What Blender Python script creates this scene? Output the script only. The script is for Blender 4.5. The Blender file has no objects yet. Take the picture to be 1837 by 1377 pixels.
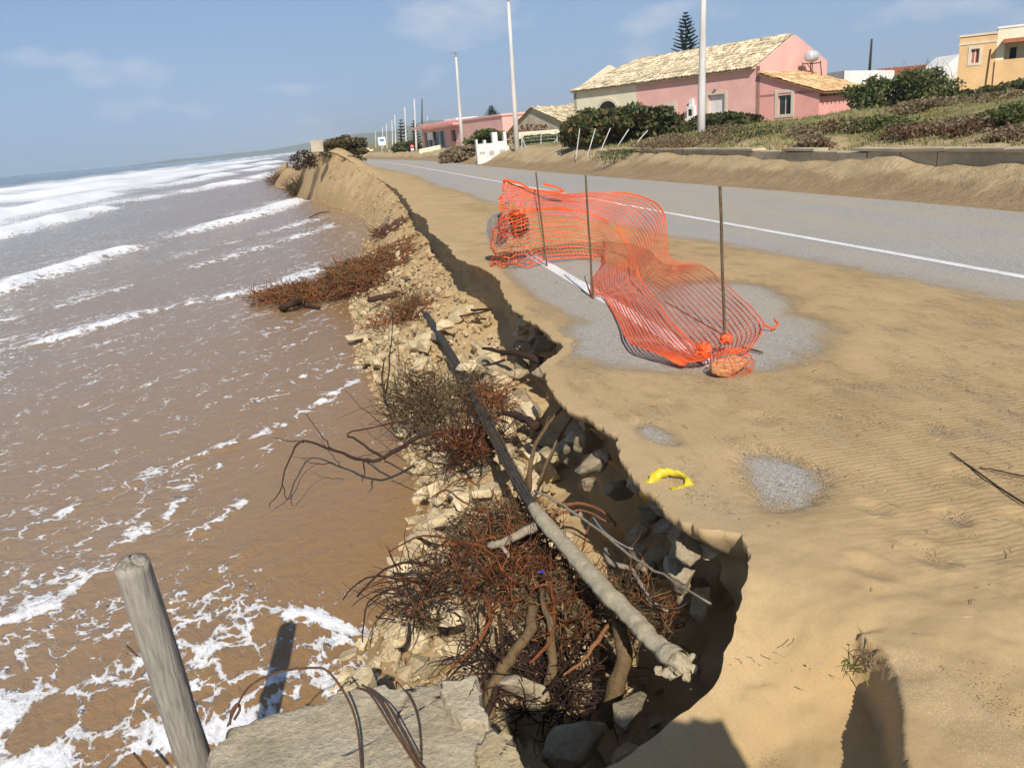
import bpy, bmesh, math, random
import numpy as np
from mathutils import Vector, Matrix

# ------------------------------------------------------------------ camera, sky, sun, exposure
W_PX, FPX, CX, CY = 1837., 1387., 918.5, 688.5
ROLL, PITCH, YAW, HCAM = math.radians(5.0), math.radians(18.0), math.radians(10.0), 1.75
SUN_A, SUN_E = math.radians(-4.0), math.radians(40.0)
F = np.array([math.sin(YAW)*math.cos(PITCH), math.cos(YAW)*math.cos(PITCH), -math.sin(PITCH)])
R0 = np.array([math.cos(YAW), -math.sin(YAW), 0.]); U0 = np.cross(R0, F)
FH = np.array([math.sin(YAW), math.cos(YAW), 0.])
RR = R0*math.cos(ROLL) - U0*math.sin(ROLL); UU = U0*math.cos(ROLL) + R0*math.sin(ROLL)
CAM = np.array([0., 0., HCAM])

scene = bpy.context.scene
COL = scene.collection
cd = bpy.data.cameras.new('camera'); cam = bpy.data.objects.new('camera', cd); COL.objects.link(cam)
cd.sensor_fit = 'HORIZONTAL'; cd.sensor_width = 36.; cd.lens = 36.*FPX/W_PX
cd.clip_start = .05; cd.clip_end = 30000.
cam.matrix_world = Matrix(((RR[0], UU[0], -F[0], CAM[0]), (RR[1], UU[1], -F[1], CAM[1]),
                           (RR[2], UU[2], -F[2], CAM[2]), (0, 0, 0, 1)))
scene.camera = cam

world = bpy.data.worlds.new('World'); scene.world = world; world.use_nodes = True
wn, wl = world.node_tree.nodes, world.node_tree.links
wn.clear()
sky = wn.new('ShaderNodeTexSky'); sky.sky_type = 'NISHITA'; sky.sun_disc = False
sky.sun_elevation = SUN_E; sky.sun_rotation = math.pi - SUN_A
sky.altitude = 0; sky.air_density = 1.0; sky.dust_density = .35; sky.ozone_density = 3.0
wbg = wn.new('ShaderNodeBackground'); wbg.inputs['Strength'].default_value = .063
wout = wn.new('ShaderNodeOutputWorld')
# thin fair-weather clouds, laid out by direction in the sky
wtc = wn.new('ShaderNodeTexCoord')
wmap = wn.new('ShaderNodeMapping'); wmap.inputs['Scale'].default_value = (1., 1., 2.6)
wmap.inputs['Location'].default_value = (.37, .0, .1)
wno = wn.new('ShaderNodeTexNoise'); wno.inputs['Scale'].default_value = 6.5; wno.inputs['Detail'].default_value = 7.
wno.inputs['Roughness'].default_value = .52
wrp = wn.new('ShaderNodeValToRGB')
wrp.color_ramp.elements[0].position = .555; wrp.color_ramp.elements[0].color = (0, 0, 0, 1)
wrp.color_ramp.elements[1].position = .74; wrp.color_ramp.elements[1].color = (.6, .6, .6, 1)
wmx = wn.new('ShaderNodeMixRGB'); wmx.inputs['Color2'].default_value = (8.6, 8.9, 9.6, 1)
wl.new(wtc.outputs['Generated'], wmap.inputs['Vector']); wl.new(wmap.outputs[0], wno.inputs['Vector'])
wl.new(wno.outputs[0], wrp.inputs[0]); wl.new(wrp.outputs[0], wmx.inputs[0])
wsx = wn.new('ShaderNodeSeparateXYZ'); wl.new(wtc.outputs['Generated'], wsx.inputs[0])
whr = wn.new('ShaderNodeValToRGB'); he = whr.color_ramp.elements
he[0].position = .0; he[0].color = (.88, .88, .88, 1); he[1].position = .55; he[1].color = (.12, .12, .12, 1)
e3 = he.new(.22); e3.color = (.42, .42, .42, 1)
wl.new(wsx.outputs['Z'], whr.inputs[0])
whz = wn.new('ShaderNodeMixRGB'); whz.inputs['Color2'].default_value = (3.25, 4.9, 8.3, 1)   # marine haze
wl.new(whr.outputs[0], whz.inputs[0]); wl.new(sky.outputs[0], whz.inputs['Color1'])
wl.new(whz.outputs[0], wmx.inputs['Color1']); wl.new(wmx.outputs[0], wbg.inputs['Color'])
wl.new(wbg.outputs[0], wout.inputs['Surface'])

sd = bpy.data.lights.new('sun', 'SUN'); sd.energy = 3.75; sd.angle = math.radians(.55); sd.color = (1., .94, .85)
sun = bpy.data.objects.new('sun', sd); COL.objects.link(sun)
SUNV = Vector((math.sin(SUN_A)*math.cos(SUN_E), -math.cos(SUN_A)*math.cos(SUN_E), math.sin(SUN_E)))
sun.rotation_euler = SUNV.to_track_quat('Z', 'Y').to_euler()
sun.location = (0, -10, 30)
vs = scene.view_settings
vs.view_transform = 'Standard'; vs.look = 'None'; vs.gamma = 1.; vs.exposure = 0.42; vs.use_curve_mapping = False
scene.cycles.max_bounces = 5; scene.cycles.use_adaptive_sampling = True; scene.cycles.adaptive_threshold = .02; scene.cycles.volume_bounces = 1; scene.cycles.transparent_max_bounces = 12

# ------------------------------------------------------------------ helpers
rnd = random.Random(7)
rng = np.random.default_rng(7)

def ray(x, y): return F + RR*(x-CX)/FPX - UU*(y-CY)/FPX
def onz(x, y, z=0.):
    d = ray(x, y); return CAM + d*((z-HCAM)/d[2])
def ony(x, y, Y):
    d = ray(x, y); return CAM + d*(Y/d[1])
def atdep(x, y, dep):
    d = ray(x, y); return CAM + d*(dep/float(d @ FH))
def camw(lat, dep, z): p = R0*lat + FH*dep; return np.array([p[0], p[1], z])

def _h(i, j, k, s):
    n = (i*374761393 + j*668265263 + k*1274126177 + s*974634777) & 0xffffffff
    n = ((n ^ (n >> 13))*1274126177) & 0xffffffff
    n = n ^ (n >> 16)
    return (n & 0xffff)/65535.
def vnoise(x, y, z=0., s=0):
    x, y, z = np.broadcast_arrays(np.asarray(x, float), np.asarray(y, float), np.asarray(z, float))
    xi, yi, zi = np.floor(x).astype(np.int64), np.floor(y).astype(np.int64), np.floor(z).astype(np.int64)
    fx, fy, fz = x-xi, y-yi, z-zi
    fx, fy, fz = (t*t*(3-2*t) for t in (fx, fy, fz))
    r = 0
    for a in (0, 1):
        for b in (0, 1):
            for c in (0, 1):
                w = (fx if a else 1-fx)*(fy if b else 1-fy)*(fz if c else 1-fz)
                r = r + w*_h(xi+a, yi+b, zi+c, s)
    return r*2-1
def fbm(x, y, z=0., s=0, o=4):
    r, a, f = 0, 1., 1.
    for i in range(o):
        r = r + a*vnoise(np.asarray(x)*f, np.asarray(y)*f, np.asarray(z)*f, s+i*17); a *= .5; f *= 2.03
    return r/1.9
def sst(a, b, x):
    t = np.clip((np.asarray(x, float)-a)/(b-a), 0, 1); return t*t*(3-2*t)

class MB:
    def __init__(s): s.v = []; s.f = []
    def add(s, vs, fs):
        n = len(s.v); s.v += [tuple(map(float, p)) for p in vs]; s.f += [tuple(i+n for i in q) for q in fs]; return s
    def box(s, c, size, rz=0., rx=0., ry=0.):
        m = Matrix.Translation(Vector(c)) @ Matrix.Rotation(rz, 4, 'Z') @ Matrix.Rotation(ry, 4, 'Y') @ Matrix.Rotation(rx, 4, 'X')
        x, y, z = (q/2 for q in size)
        P = [m @ Vector(p) for p in ((-x,-y,-z),(x,-y,-z),(x,y,-z),(-x,y,-z),(-x,-y,z),(x,-y,z),(x,y,z),(-x,y,z))]
        return s.add(P, ((0,3,2,1),(4,5,6,7),(0,1,5,4),(1,2,6,5),(2,3,7,6),(3,0,4,7)))
    def tube(s, pts, rad, n=6, caps=True):
        pts = [Vector(p) for p in pts]; m = len(pts)
        if not hasattr(rad, '__len__'): rad = [rad]*m
        vs, fs = [], []
        ref = None
        for i, p in enumerate(pts):
            t = (pts[min(i+1, m-1)] - pts[max(i-1, 0)])
            t = t.normalized() if t.length > 1e-9 else Vector((0, 0, 1))
            if ref is None:
                a = Vector((0, 0, 1)) if abs(t.z) < .9 else Vector((1, 0, 0)); ref = t.cross(a).normalized()
            ref = (ref - t*ref.dot(t))
            ref = ref.normalized() if ref.length > 1e-6 else t.orthogonal().normalized()
            b = t.cross(ref)
            for k in range(n):
                an = 2*math.pi*k/n
                vs.append(p + (ref*math.cos(an) + b*math.sin(an))*rad[i])
        for i in range(m-1):
            for k in range(n):
                k2 = (k+1) % n
                fs.append((i*n+k, i*n+k2, (i+1)*n+k2, (i+1)*n+k))
        if caps: fs += [tuple(range(n-1, -1, -1)), tuple((m-1)*n+k for k in range(n))]
        return s.add(vs, fs)
    def mesh(s, name, mat=None, smooth=False):
        me = bpy.data.meshes.new(name); me.from_pydata(s.v, [], s.f); me.update()
        if mat: me.materials.append(mat)
        if smooth: me.polygons.foreach_set('use_smooth', [True]*len(me.polygons))
        return me
    def build(s, name, mat, parent=None, smooth=False):
        return put(name, s.mesh(name, mat, smooth), parent)
def put(name, me, parent=None):
    o = bpy.data.objects.new(name, me); COL.objects.link(o)
    if parent: o.parent = parent
    return o
def tag(o, label=None, cat=None, group=None, kind=None):
    if label: o['label'] = label
    if cat: o['category'] = cat
    if group: o['group'] = group
    if kind: o['kind'] = kind
    return o
def empty(name, label, cat, group=None):
    o = bpy.data.objects.new(name, None); COL.objects.link(o); o.empty_display_size = .1
    return tag(o, label, cat, group)
def grid_mesh(name, P, mat, attrs=None, smooth=True, wrap=False):
    n, m, _ = P.shape
    me = bpy.data.meshes.new(name)
    me.vertices.add(n*m); me.vertices.foreach_set('co', P.reshape(-1).astype(np.float32))
    i, j = np.meshgrid(np.arange(n-1), np.arange(m-1), indexing='ij')
    a = (i*m+j).ravel(); q = np.stack([a, a+m, a+m+1, a+1], 1)
    nf = len(q)
    me.loops.add(nf*4); me.loops.foreach_set('vertex_index', q.ravel().astype(np.int32))
    me.polygons.add(nf); me.polygons.foreach_set('loop_start', np.arange(0, nf*4, 4, dtype=np.int32))
    me.polygons.foreach_set('loop_total', np.full(nf, 4, dtype=np.int32))
    me.polygons.foreach_set('use_smooth', np.full(nf, smooth))
    me.update(calc_edges=True); me.validate()
    for k, v in (attrs or {}).items():
        at = me.attributes.new(k, 'FLOAT', 'POINT'); at.data.foreach_set('value', np.asarray(v, np.float32).ravel())
    me.materials.append(mat)
    return me

# ------------------------------------------------------------------ materials
class NT:
    def __init__(s, name):
        s.m = bpy.data.materials.new(name); s.m.use_nodes = True
        s.n, s.l = s.m.node_tree.nodes, s.m.node_tree.links
        s.b = s.n['Principled BSDF']; s.out = s.n['Material Output']
    def new(s, t, **kw):
        x = s.n.new(t)
        for k, v in kw.items():
            if k in x.inputs: x.inputs[k].default_value = v
            else: setattr(x, k, v)
        return x
    def link(s, a, b): s.l.new(a, b)
    def coord(s, scale=(1, 1, 1), rot=(0, 0, 0)):
        tc = s.new('ShaderNodeNewGeometry')
        mp = s.new('ShaderNodeMapping'); mp.inputs['Scale'].default_value = scale; mp.inputs['Rotation'].default_value = rot
        s.link(tc.outputs['Position'], mp.inputs['Vector']); return mp.outputs[0]
    def ocoord(s, scale=(1, 1, 1)):
        tc = s.new('ShaderNodeTexCoord'); mp = s.new('ShaderNodeMapping'); mp.inputs['Scale'].default_value = scale
        s.link(tc.outputs['Object'], mp.inputs['Vector']); return mp.outputs[0]
    def noise(s, vec, scale, detail=4., rough=.55, dist=0.):
        x = s.new('ShaderNodeTexNoise'); x.inputs['Scale'].default_value = scale; x.inputs['Detail'].default_value = detail
        x.inputs['Roughness'].default_value = rough; x.inputs['Distortion'].default_value = dist
        s.link(vec, x.inputs['Vector']); return x.outputs[0]
    def voro(s, vec, scale, feat='F1', out='Distance'):
        x = s.new('ShaderNodeTexVoronoi'); x.feature = feat; x.inputs['Scale'].default_value = scale
        s.link(vec, x.inputs['Vector']); return x.outputs[out]
    def ramp(s, fac, stops):
        x = s.new('ShaderNodeValToRGB'); e = x.color_ramp.elements
        while len(e) < len(stops): e.new(.5)
        for i, (p, c) in enumerate(stops):
            e[i].position = p; e[i].color = (*c, 1) if hasattr(c, '__len__') else (c, c, c, 1)
        s.link(fac, x.inputs[0]); return x.outputs[0]
    def mix(s, fac, a, b, mode='MIX'):
        x = s.new('ShaderNodeMixRGB'); x.blend_type = mode
        for k, v in (('Fac', fac), ('Color1', a), ('Color2', b)):
            if hasattr(v, 'links'): s.link(v, x.inputs[k])
            elif hasattr(v, '__len__'): x.inputs[k].default_value = (*v, 1)
            else: x.inputs[k].default_value = v if k == 'Fac' else (v, v, v, 1)
        return x.outputs[0]
    def math(s, op, a, b=0., clamp=False):
        x = s.new('ShaderNodeMath'); x.operation = op; x.use_clamp = clamp
        for k, v in ((0, a), (1, b)):
            if hasattr(v, 'links'): s.link(v, x.inputs[k])
            else: x.inputs[k].default_value = v
        return x.outputs[0]
    def attr(s, name):
        x = s.new('ShaderNodeAttribute'); x.attribute_name = name; return x.outputs['Fac']
    def rand(s): return s.new('ShaderNodeObjectInfo').outputs['Random']
    def island(s): return s.new('ShaderNodeNewGeometry').outputs['Random Per Island']
    def bump(s, h, strength=.5, dist=.02, prev=None):
        x = s.new('ShaderNodeBump'); x.inputs['Strength'].default_value = strength; x.inputs['Distance'].default_value = dist
        s.link(h, x.inputs['Height'])
        if prev is not None: s.link(prev, x.inputs['Normal'])
        s.link(x.outputs[0], s.b.inputs['Normal']); return x.outputs[0]
    def fin(s, col, rough=.8, spec=.3):
        for k, v in (('Base Color', col), ('Roughness', rough), ('Specular IOR Level', spec)):
            if hasattr(v, 'links'): s.link(v, s.b.inputs[k])
            elif hasattr(v, '__len__'): s.b.inputs[k].default_value = (*v, 1)
            else: s.b.inputs[k].default_value = v
        return s.m

def m_simple(name, c1, c2, scale=8., rough=.8, spec=.3, bs=.3, bd=.01, obj=False, sc=(1, 1, 1), island=0., rnd_=0.):
    t = NT(name); v = t.ocoord(sc) if obj else t.coord(sc)
    n = t.noise(v, scale, 5, .6)
    c = t.ramp(n, [(.3, c1), (.7, c2)])
    if island:
        c = t.mix(1., c, t.ramp(t.island(), [(0, 1-island), (1, 1+island)]), 'MULTIPLY')
    if rnd_:
        c = t.mix(1., c, t.ramp(t.rand(), [(0, 1-rnd_), (1, 1.)]), 'MULTIPLY')
    if bs: t.bump(t.noise(v, scale*3, 5, .65), bs, bd)
    return t.fin(c, rough, spec)

def m_sand():
    t = NT('dry_sand'); v = t.coord()
    n1 = t.noise(v, .9, 5, .6); n2 = t.noise(v, 9, 4, .6); n3 = t.noise(v, 420, 2, .7)
    c = t.ramp(n1, [(.3, (.44, .335, .19)), (.7, (.54, .43, .265))])
    c = t.mix(t.math('MULTIPLY', n2, .35), c, (.54, .43, .27))
    c = t.mix(.45, c, t.ramp(n3, [(.3, (.22, .15, .08)), (.65, (.66, .52, .32))]), 'OVERLAY')
    # pale shell grit in patches
    grit = t.voro(v, 150, 'F1')
    gm = t.math('MULTIPLY', t.attr('grit'), t.ramp(grit, [(.15, 1.), (.4, 0.)]))
    c = t.mix(gm, c, (.72, .66, .54))
    # wet / dirty tone further down the bank
    c = t.mix(t.attr('wet'), c, (.27, .18, .095))
    wv = t.coord((.35, 1., 1.), (0, 0, .06))
    w = t.new('ShaderNodeTexWave'); w.bands_direction = 'Y'; w.inputs['Scale'].default_value = 8.5
    w.inputs['Distortion'].default_value = 5.5; w.inputs['Detail'].default_value = 2.; w.inputs['Detail Scale'].default_value = 1.6
    t.link(wv, w.inputs['Vector'])
    rp = t.math('MULTIPLY', w.outputs['Fac'], t.attr('ripple'))
    h = t.math('ADD', t.math('MULTIPLY', rp, .10), t.math('MULTIPLY', n2, .4))
    h = t.math('ADD', h, t.math('MULTIPLY', n3, .10))
    t.bump(h, .6, .028)
    m = t.fin(c, .95, .1)
    # grains thin out where the drift feathers onto the asphalt
    g = t.noise(v, 160, 3, .75); g2 = t.noise(t.coord((1., .45, 1.)), 4.5, 6, .68)
    a = t.math('ADD', t.attr('thick'), t.math('ADD', t.math('MULTIPLY', t.math('SUBTRACT', g, .5), .30), t.math('MULTIPLY', t.math('SUBTRACT', g2, .5), .11)))
    al = t.math('GREATER_THAN', a, 0.004)
    tr = t.new('ShaderNodeBsdfTransparent'); mx = t.new('ShaderNodeMixShader')
    t.link(al, mx.inputs[0]); t.link(tr.outputs[0], mx.inputs[1]); t.link(t.b.outputs[0], mx.inputs[2])
    t.link(mx.outputs[0], t.out.inputs['Surface'])
    return m
def m_asphalt():
    t = NT('dusty_asphalt'); v = t.coord()
    s1 = t.voro(v, 95, 'F1', 'Color'); s1 = t.math('MULTIPLY', s1, 1.)
    n = t.noise(v, .7, 5, .6); n2 = t.noise(v, 60, 3, .7)
    c = t.ramp(s1, [(.05, (.13, .12, .105)), (.45, (.34, .32, .29)), (.9, (.60, .57, .52))])
    c = t.mix(.30, c, t.ramp(t.noise(v, 26, 4, .85), [(.36, (.13, .12, .105)), (.64, (.66, .62, .56))]))
    c = t.mix(.30, c, t.ramp(n, [(.3, (.34, .31, .275)), (.7, (.46, .42, .37))]))
    lv = t.coord((.9, .06, 1.))
    c = t.mix(t.ramp(t.noise(lv, 1.6, 4, .6), [(.40, 0.), (.70, .65)]), c, (.47, .385, .26))
    t.bump(t.math('ADD', t.voro(v, 95), n2), .7, .008)
    return t.fin(c, .85, .3)
def m_sea():
    t = NT('sea_water'); off = t.attr('off'); foam = t.attr('foam')
    v = t.coord()
    n = t.noise(t.coord((1, .35, 1)), .5, 4, .6)
    d = t.math('ADD', off, t.math('MULTIPLY', t.math('SUBTRACT', n, .5), .16))
    c = t.ramp(d, [(.0, (.31, .18, .075)), (.10, (.315, .195, .095)), (.30, (.335, .235, .15)), (.52, (.33, .285, .22)), (.68, (.27, .285, .245)), (.85, (.14, .185, .19)), (1., (.10, .16, .20))])
    # foam: lacy and streaked along the crests
    def cv(k):
        c_ = t.new('ShaderNodeCombineXYZ'); t.link(t.attr('across'), c_.inputs[0]); t.link(t.math('MULTIPLY', t.attr('along'), k), c_.inputs[1]); return c_.outputs[0]
    s1 = t.noise(cv(.36), 2.8, 6, .68, .9)
    s2 = t.noise(cv(.45), 17, 5, .75, 1.2)
    wv_ = t.new('ShaderNodeVectorMath'); wv_.operation = 'ADD'
    wn_ = t.new('ShaderNodeTexNoise'); wn_.inputs['Scale'].default_value = 3.; wn_.inputs['Detail'].default_value = 4.; t.link(cv(.6), wn_.inputs['Vector'])
    sc_ = t.new('ShaderNodeVectorMath'); sc_.operation = 'SCALE'; sc_.inputs['Scale'].default_value = .5; t.link(wn_.outputs['Color'], sc_.inputs[0])
    t.link(t.coord((1., .8, 1.)), wv_.inputs[0]); t.link(sc_.outputs[0], wv_.inputs[1])
    lace = t.voro(wv_.outputs[0], 3.0, 'DISTANCE_TO_EDGE'); lace2 = t.voro(wv_.outputs[0], 8.5, 'DISTANCE_TO_EDGE')
    lf = t.math('ADD', t.ramp(lace, [(.0, 1.), (.28, 0.)]), t.math('MULTIPLY', t.ramp(lace2, [(.0, 1.), (.25, 0.)]), .6))
    st = t.math('ADD', t.math('MULTIPLY', s1, .50), t.math('MULTIPLY', s2, .25))
    st = t.math('ADD', st, t.math('MULTIPLY', lf, .22))
    f = t.math('ADD', st, foam)
    fl = t.ramp(t.math('ADD', t.noise(cv(.33), 42, 3, .7), t.math('ADD', t.math('MULTIPLY', t.math('SUBTRACT', s1, .5), .35), t.attr('fleck'))), [(.80, 0.), (.88, .4)])
    ff = t.mix(1., t.ramp(f, [(.685, 0.), (.735, .7), (.86, 1.)]), fl, 'LIGHTEN')
    c2 = t.mix(ff, c, (.86, .86, .86))
    r = t.mix(ff, .24, .75)
    h = t.math('ADD', t.math('MULTIPLY', t.noise(cv(.45), 7, 5, .62, .4), .8), t.math('MULTIPLY', ff, .3))
    t.bump(h, .75, .05)
    m = t.fin(c2, r, .5)
    t.b.inputs['IOR'].default_value = 1.33
    return m
def m_ground():
    t = NT('verge_ground'); v = t.coord(); e = t.attr('zone')   # 0 wet sand verge .. 1 grass
    n = t.noise(v, 1.2, 6, .65); n2 = t.noise(v, .25, 4, .6)
    sandc = t.ramp(n, [(.3, (.40, .285, .15)), (.7, (.56, .43, .25))])
    wet = t.ramp(n, [(.3, (.30, .205, .11)), (.7, (.40, .285, .16))])
    gr = t.ramp(t.noise(v, 2.3, 5, .7), [(.3, (.15, .145, .05)), (.48, (.24, .205, .085)), (.68, (.36, .28, .155))])
    f1 = t.ramp(t.math('ADD', e, t.math('MULTIPLY', t.math('SUBTRACT', n, .5), .35)), [(.18, 0.), (.3, 1.)])
    f2 = t.ramp(t.math('ADD', e, t.math('MULTIPLY', t.math('SUBTRACT', n, .5), .5)), [(.5, 0.), (.66, 1.)])
    c = t.mix(f2, t.mix(f1, wet, sandc), gr)
    t.bump(t.noise(v, 5, 6, .7), .8, .12)
    return t.fin(c, .95, .1)
def m_rock(name, c1, c2, c3):
    t = NT(name); v = t.coord()
    n = t.noise(v, 5, 6, .65); n2 = t.noise(v, 38, 5, .7)
    c = t.ramp(n, [(.25, c1), (.55, c2), (.8, c3)])
    c = t.mix(1., c, t.ramp(t.rand(), [(0, (.72, .69, .64)), (.5, (.95, .93, .9)), (1, (1.1, 1.08, 1.05))]), 'MULTIPLY')
    c = t.mix(1., c, t.ramp(t.island(), [(0, .8), (1, 1.12)]), 'MULTIPLY')
    c = t.mix(.4, c, t.ramp(n2, [(.3, .25), (.7, .75)]), 'OVERLAY')
    t.bump(t.math('ADD', t.math('MULTIPLY', n, .6), n2), .75, .022)
    return t.fin(c, .92, .2)
def m_twig(name, c1, c2, rough=.75):
    t = NT(name); c = t.ramp(t.island(), [(0, c1), (1, c2)])
    n = t.noise(t.coord(), 30, 4, .7)
    c = t.mix(1., c, t.ramp(n, [(.25, .55), (.75, 1.25)]), 'MULTIPLY')
    t.bump(t.noise(t.coord((1, 1, .3)), 60, 5, .75), .9, .008)
    return t.fin(c, rough, .2)
def m_leaf(name, c1, c2, c3=None):
    t = NT(name); st = [(0, c1), (1, c2)] if not c3 else [(0, c1), (.6, c2), (1, c3)]
    c = t.ramp(t.island(), st)
    m = t.fin(c, .6, .3)
    tl = t.new('ShaderNodeBsdfTranslucent'); mx = t.new('ShaderNodeMixShader'); mx.inputs[0].default_value = .25
    t.link(c, tl.inputs['Color']); t.link(t.b.outputs[0], mx.inputs[1]); t.link(tl.outputs[0], mx.inputs[2])
    t.link(mx.outputs[0], t.out.inputs['Surface'])
    return m
def m_wall(name, c, dirt=.12):
    t = NT(name); v = t.coord(); n = t.noise(v, .8, 6, .65)
    cc = t.mix(1., c, t.ramp(n, [(.3, 1-dirt*1.6), (.7, 1.)]), 'MULTIPLY')
    sv = t.coord((1, 1, .12)); cc = t.mix(t.ramp(t.noise(sv, 3, 4, .6), [(.55, 0.), (.8, .25)]), cc, tuple(q*.7 for q in c))
    t.bump(t.noise(v, 18, 4, .6), .3, .02)
    return t.fin(cc, .9, .2)
def m_glass(name, c=(.03, .045, .05)):
    t = NT(name); return t.fin(c, .08, .6)

M = {}
M['sand'] = m_sand(); M['asphalt'] = m_asphalt(); M['sea'] = m_sea(); M['ground'] = m_ground()
M['rock'] = m_rock('limestone', (.46, .35, .19), (.70, .57, .36), (.84, .74, .54))
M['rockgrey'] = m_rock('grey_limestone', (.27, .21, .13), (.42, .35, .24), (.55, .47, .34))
M['concrete'] = m_rock('old_concrete', (.38, .32, .215), (.57, .49, .35), (.68, .60, .45))
def m_line():
    t = NT('worn_road_paint'); v = t.coord(); n = t.noise(v, 26, 5, .75); n2 = t.noise(v, 1.3, 4, .6)
    w = t.ramp(t.math('ADD', t.math('MULTIPLY', n, .7), t.math('MULTIPLY', n2, .4)), [(.40, 1.), (.58, 0.)])
    c = t.mix(t.math('MULTIPLY', w, .75), (.80, .79, .76), (.36, .33, .29)); t.bump(n, .4, .004); return t.fin(c, .8, .3)
M['line'] = m_line()
M['net'] = m_simple('orange_plastic', (.62, .085, .022), (.84, .13, .03), 2.5, .55, .35, 0., island=.16)
M['rust'] = m_simple('rusty_iron', (.07, .035, .018), (.16, .08, .04), 40., .85, .3, .5, .003)
M['rod'] = m_simple('weathered_rod', (.075, .05, .028), (.16, .11, .06), 30., .8, .3, .4, .003)
M['redroot'] = m_twig('red_roots', (.075, .022, .010), (.34, .115, .04))
M['darktwig'] = m_twig('dark_twigs', (.022, .014, .011), (.085, .045, .03))
M['browntwig'] = m_twig('brown_twigs', (.07, .045, .022), (.26, .17, .085))
M['greywood'] = m_twig('grey_driftwood', (.26, .21, .15), (.42, .35, .26), .85)
M['barkorange'] = m_twig('orange_bark', (.20, .075, .028), (.38, .175, .075))
M['dryleaf'] = m_leaf('dry_foliage', (.06, .052, .022), (.19, .14, .07))
M['leafdark'] = m_leaf('dark_leaves', (.025, .042, .012), (.075, .095, .028), (.16, .105, .035))
M['leafgreen'] = m_leaf('green_leaves', (.04, .065, .018), (.115, .145, .045), (.21, .17, .06))
M['leafdry'] = m_leaf('dry_brush', (.13, .09, .045), (.33, .25, .15))
M['leafrust'] = m_leaf('rust_weeds', (.10, .055, .03), (.24, .15, .085)); M['leafmix'] = m_leaf('hedge_leaves', (.03, .05, .015), (.095, .115, .035), (.22, .13, .05)); M['pine'] = m_leaf('pine_needles', (.02, .04, .018), (.06, .085, .035))
M['grass'] = m_leaf('grass_blades', (.12, .15, .035), (.25, .25, .085), (.42, .35, .19))
M['succulent'] = m_leaf('pale_succulent', (.16, .24, .07), (.30, .38, .14))
M['pink'] = m_wall('pink_plaster', (.86, .49, .42)); M['cream'] = m_wall('cream_plaster', (.86, .78, .56))
M['white'] = m_wall('white_plaster', (.82, .80, .75)); M['greyplinth'] = m_wall('grey_plinth', (.50, .45, .41))
M['orange'] = m_wall('orange_plaster', (.76, .50, .25)); M['stonewall'] = m_wall('pale_stone_wall', (.62, .53, .39), .25)
M['trim'] = m_wall('stone_trim', (.70, .62, .48)); M['salmon'] = m_wall('salmon_plaster', (.86, .42, .36))
M['tile'] = m_simple('roof_tile', (.42, .32, .19), (.74, .63, .44), 3., .9, .2, .4, .02, island=.38)
M['tileorange'] = m_simple('orange_roof_tile', (.50, .30, .14), (.76, .54, .29), 3., .9, .2, .4, .02, island=.3)
M['redtile'] = m_simple('red_roof', (.33, .11, .06), (.45, .17, .10), 3., .9, .2, .4, .02, island=.2)
M['glass'] = m_glass('dark_glass'); M['shutter'] = m_simple('green_shutter', (.10, .13, .115), (.16, .19, .165), 8., .6, .3, .1)
M['dark'] = m_simple('dark_interior', (.02, .018, .016), (.04, .035, .03), 5., .9, .1, 0.)
M['poleconc'] = m_simple('pole_concrete', (.50, .47, .42), (.68, .65, .60), 2., .85, .3, .3, .01, sc=(1, 1, .3))
M['metal'] = m_simple('grey_metal', (.22, .22, .22), (.36, .36, .36), 6., .5, .5, .1)
M['galv'] = m_simple('galvanised', (.46, .47, .48), (.62, .63, .64), 6., .45, .5, .1)
M['woodpole'] = m_simple('dark_wood_pole', (.05, .035, .025), (.09, .065, .045), 6., .9, .2, .2)
M['signwhite'] = m_simple('sign_white', (.78, .79, .80), (.84, .85, .86), 2., .5, .4, 0.)
M['signblue'] = m_simple('sign_blue', (.06, .20, .50), (.08, .25, .58), 2., .5, .4, 0.)
M['signred'] = m_simple('sign_red', (.50, .04, .03), (.58, .06, .04), 2., .5, .4, 0.)
M['blackpl'] = m_simple('black_plastic', (.012, .012, .013), (.03, .03, .032), 9., .45, .4, .2)
M['blueplastic'] = m_simple('blue_plastic', (.015, .03, .28), (.03, .06, .40), 9., .4, .5, 0.)
M['yellow'] = m_simple('yellow_plastic', (.50, .40, .02), (.70, .57, .04), 6., .45, .4, .3, .01)
M['purple'] = m_simple('root_mat_bark', (.07, .04, .03), (.15, .085, .06), 14., .95, .1, .6, .02)
M['greycloth'] = m_simple('tarp_grey', (.20, .17, .14), (.33, .28, .22), 14., .95, .1, .6, .02)
M['hill'] = m_simple('hill_scrub', (.075, .085, .04), (.20, .18, .095), .004, .95, .1, 0.)

# ------------------------------------------------------------------ the setting: bank, road, sea, land
SEA = -1.3
LIP = np.array([(-6, -9), (1.0, -6), (1.5, -2), (1.75, -.3), (1.9, .55), (2.04, .95), (2.2, 1.12), (2.34, 1.22), (2.5, 1.33), (2.65, 1.37),
                (2.78, 1.26), (2.95, 1.2), (3.19, 1.19), (3.46, 1.18), (3.98, 1.27), (4.4, 1.2), (4.7, 1.16), (5.3, 1.17), (5.58, 1.22), (5.85, 1.42),
                (6.08, 1.56), (6.4, 1.52), (7.2, 1.47), (8.45, 1.46), (9.3, 1.60), (10.5, 1.54), (11.6, 1.36), (13.1, 1.42), (15, 1.32), (17.5, 1.48), (20, 1.38), (24, 1.5),
                (30, 1.55), (36, 1.4), (41, 1.0), (44, .2), (47, -.7), (50, -1.7), (55, -2.6), (62, -3.6), (80, -6), (120, -9), (400, -22)], float)
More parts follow.
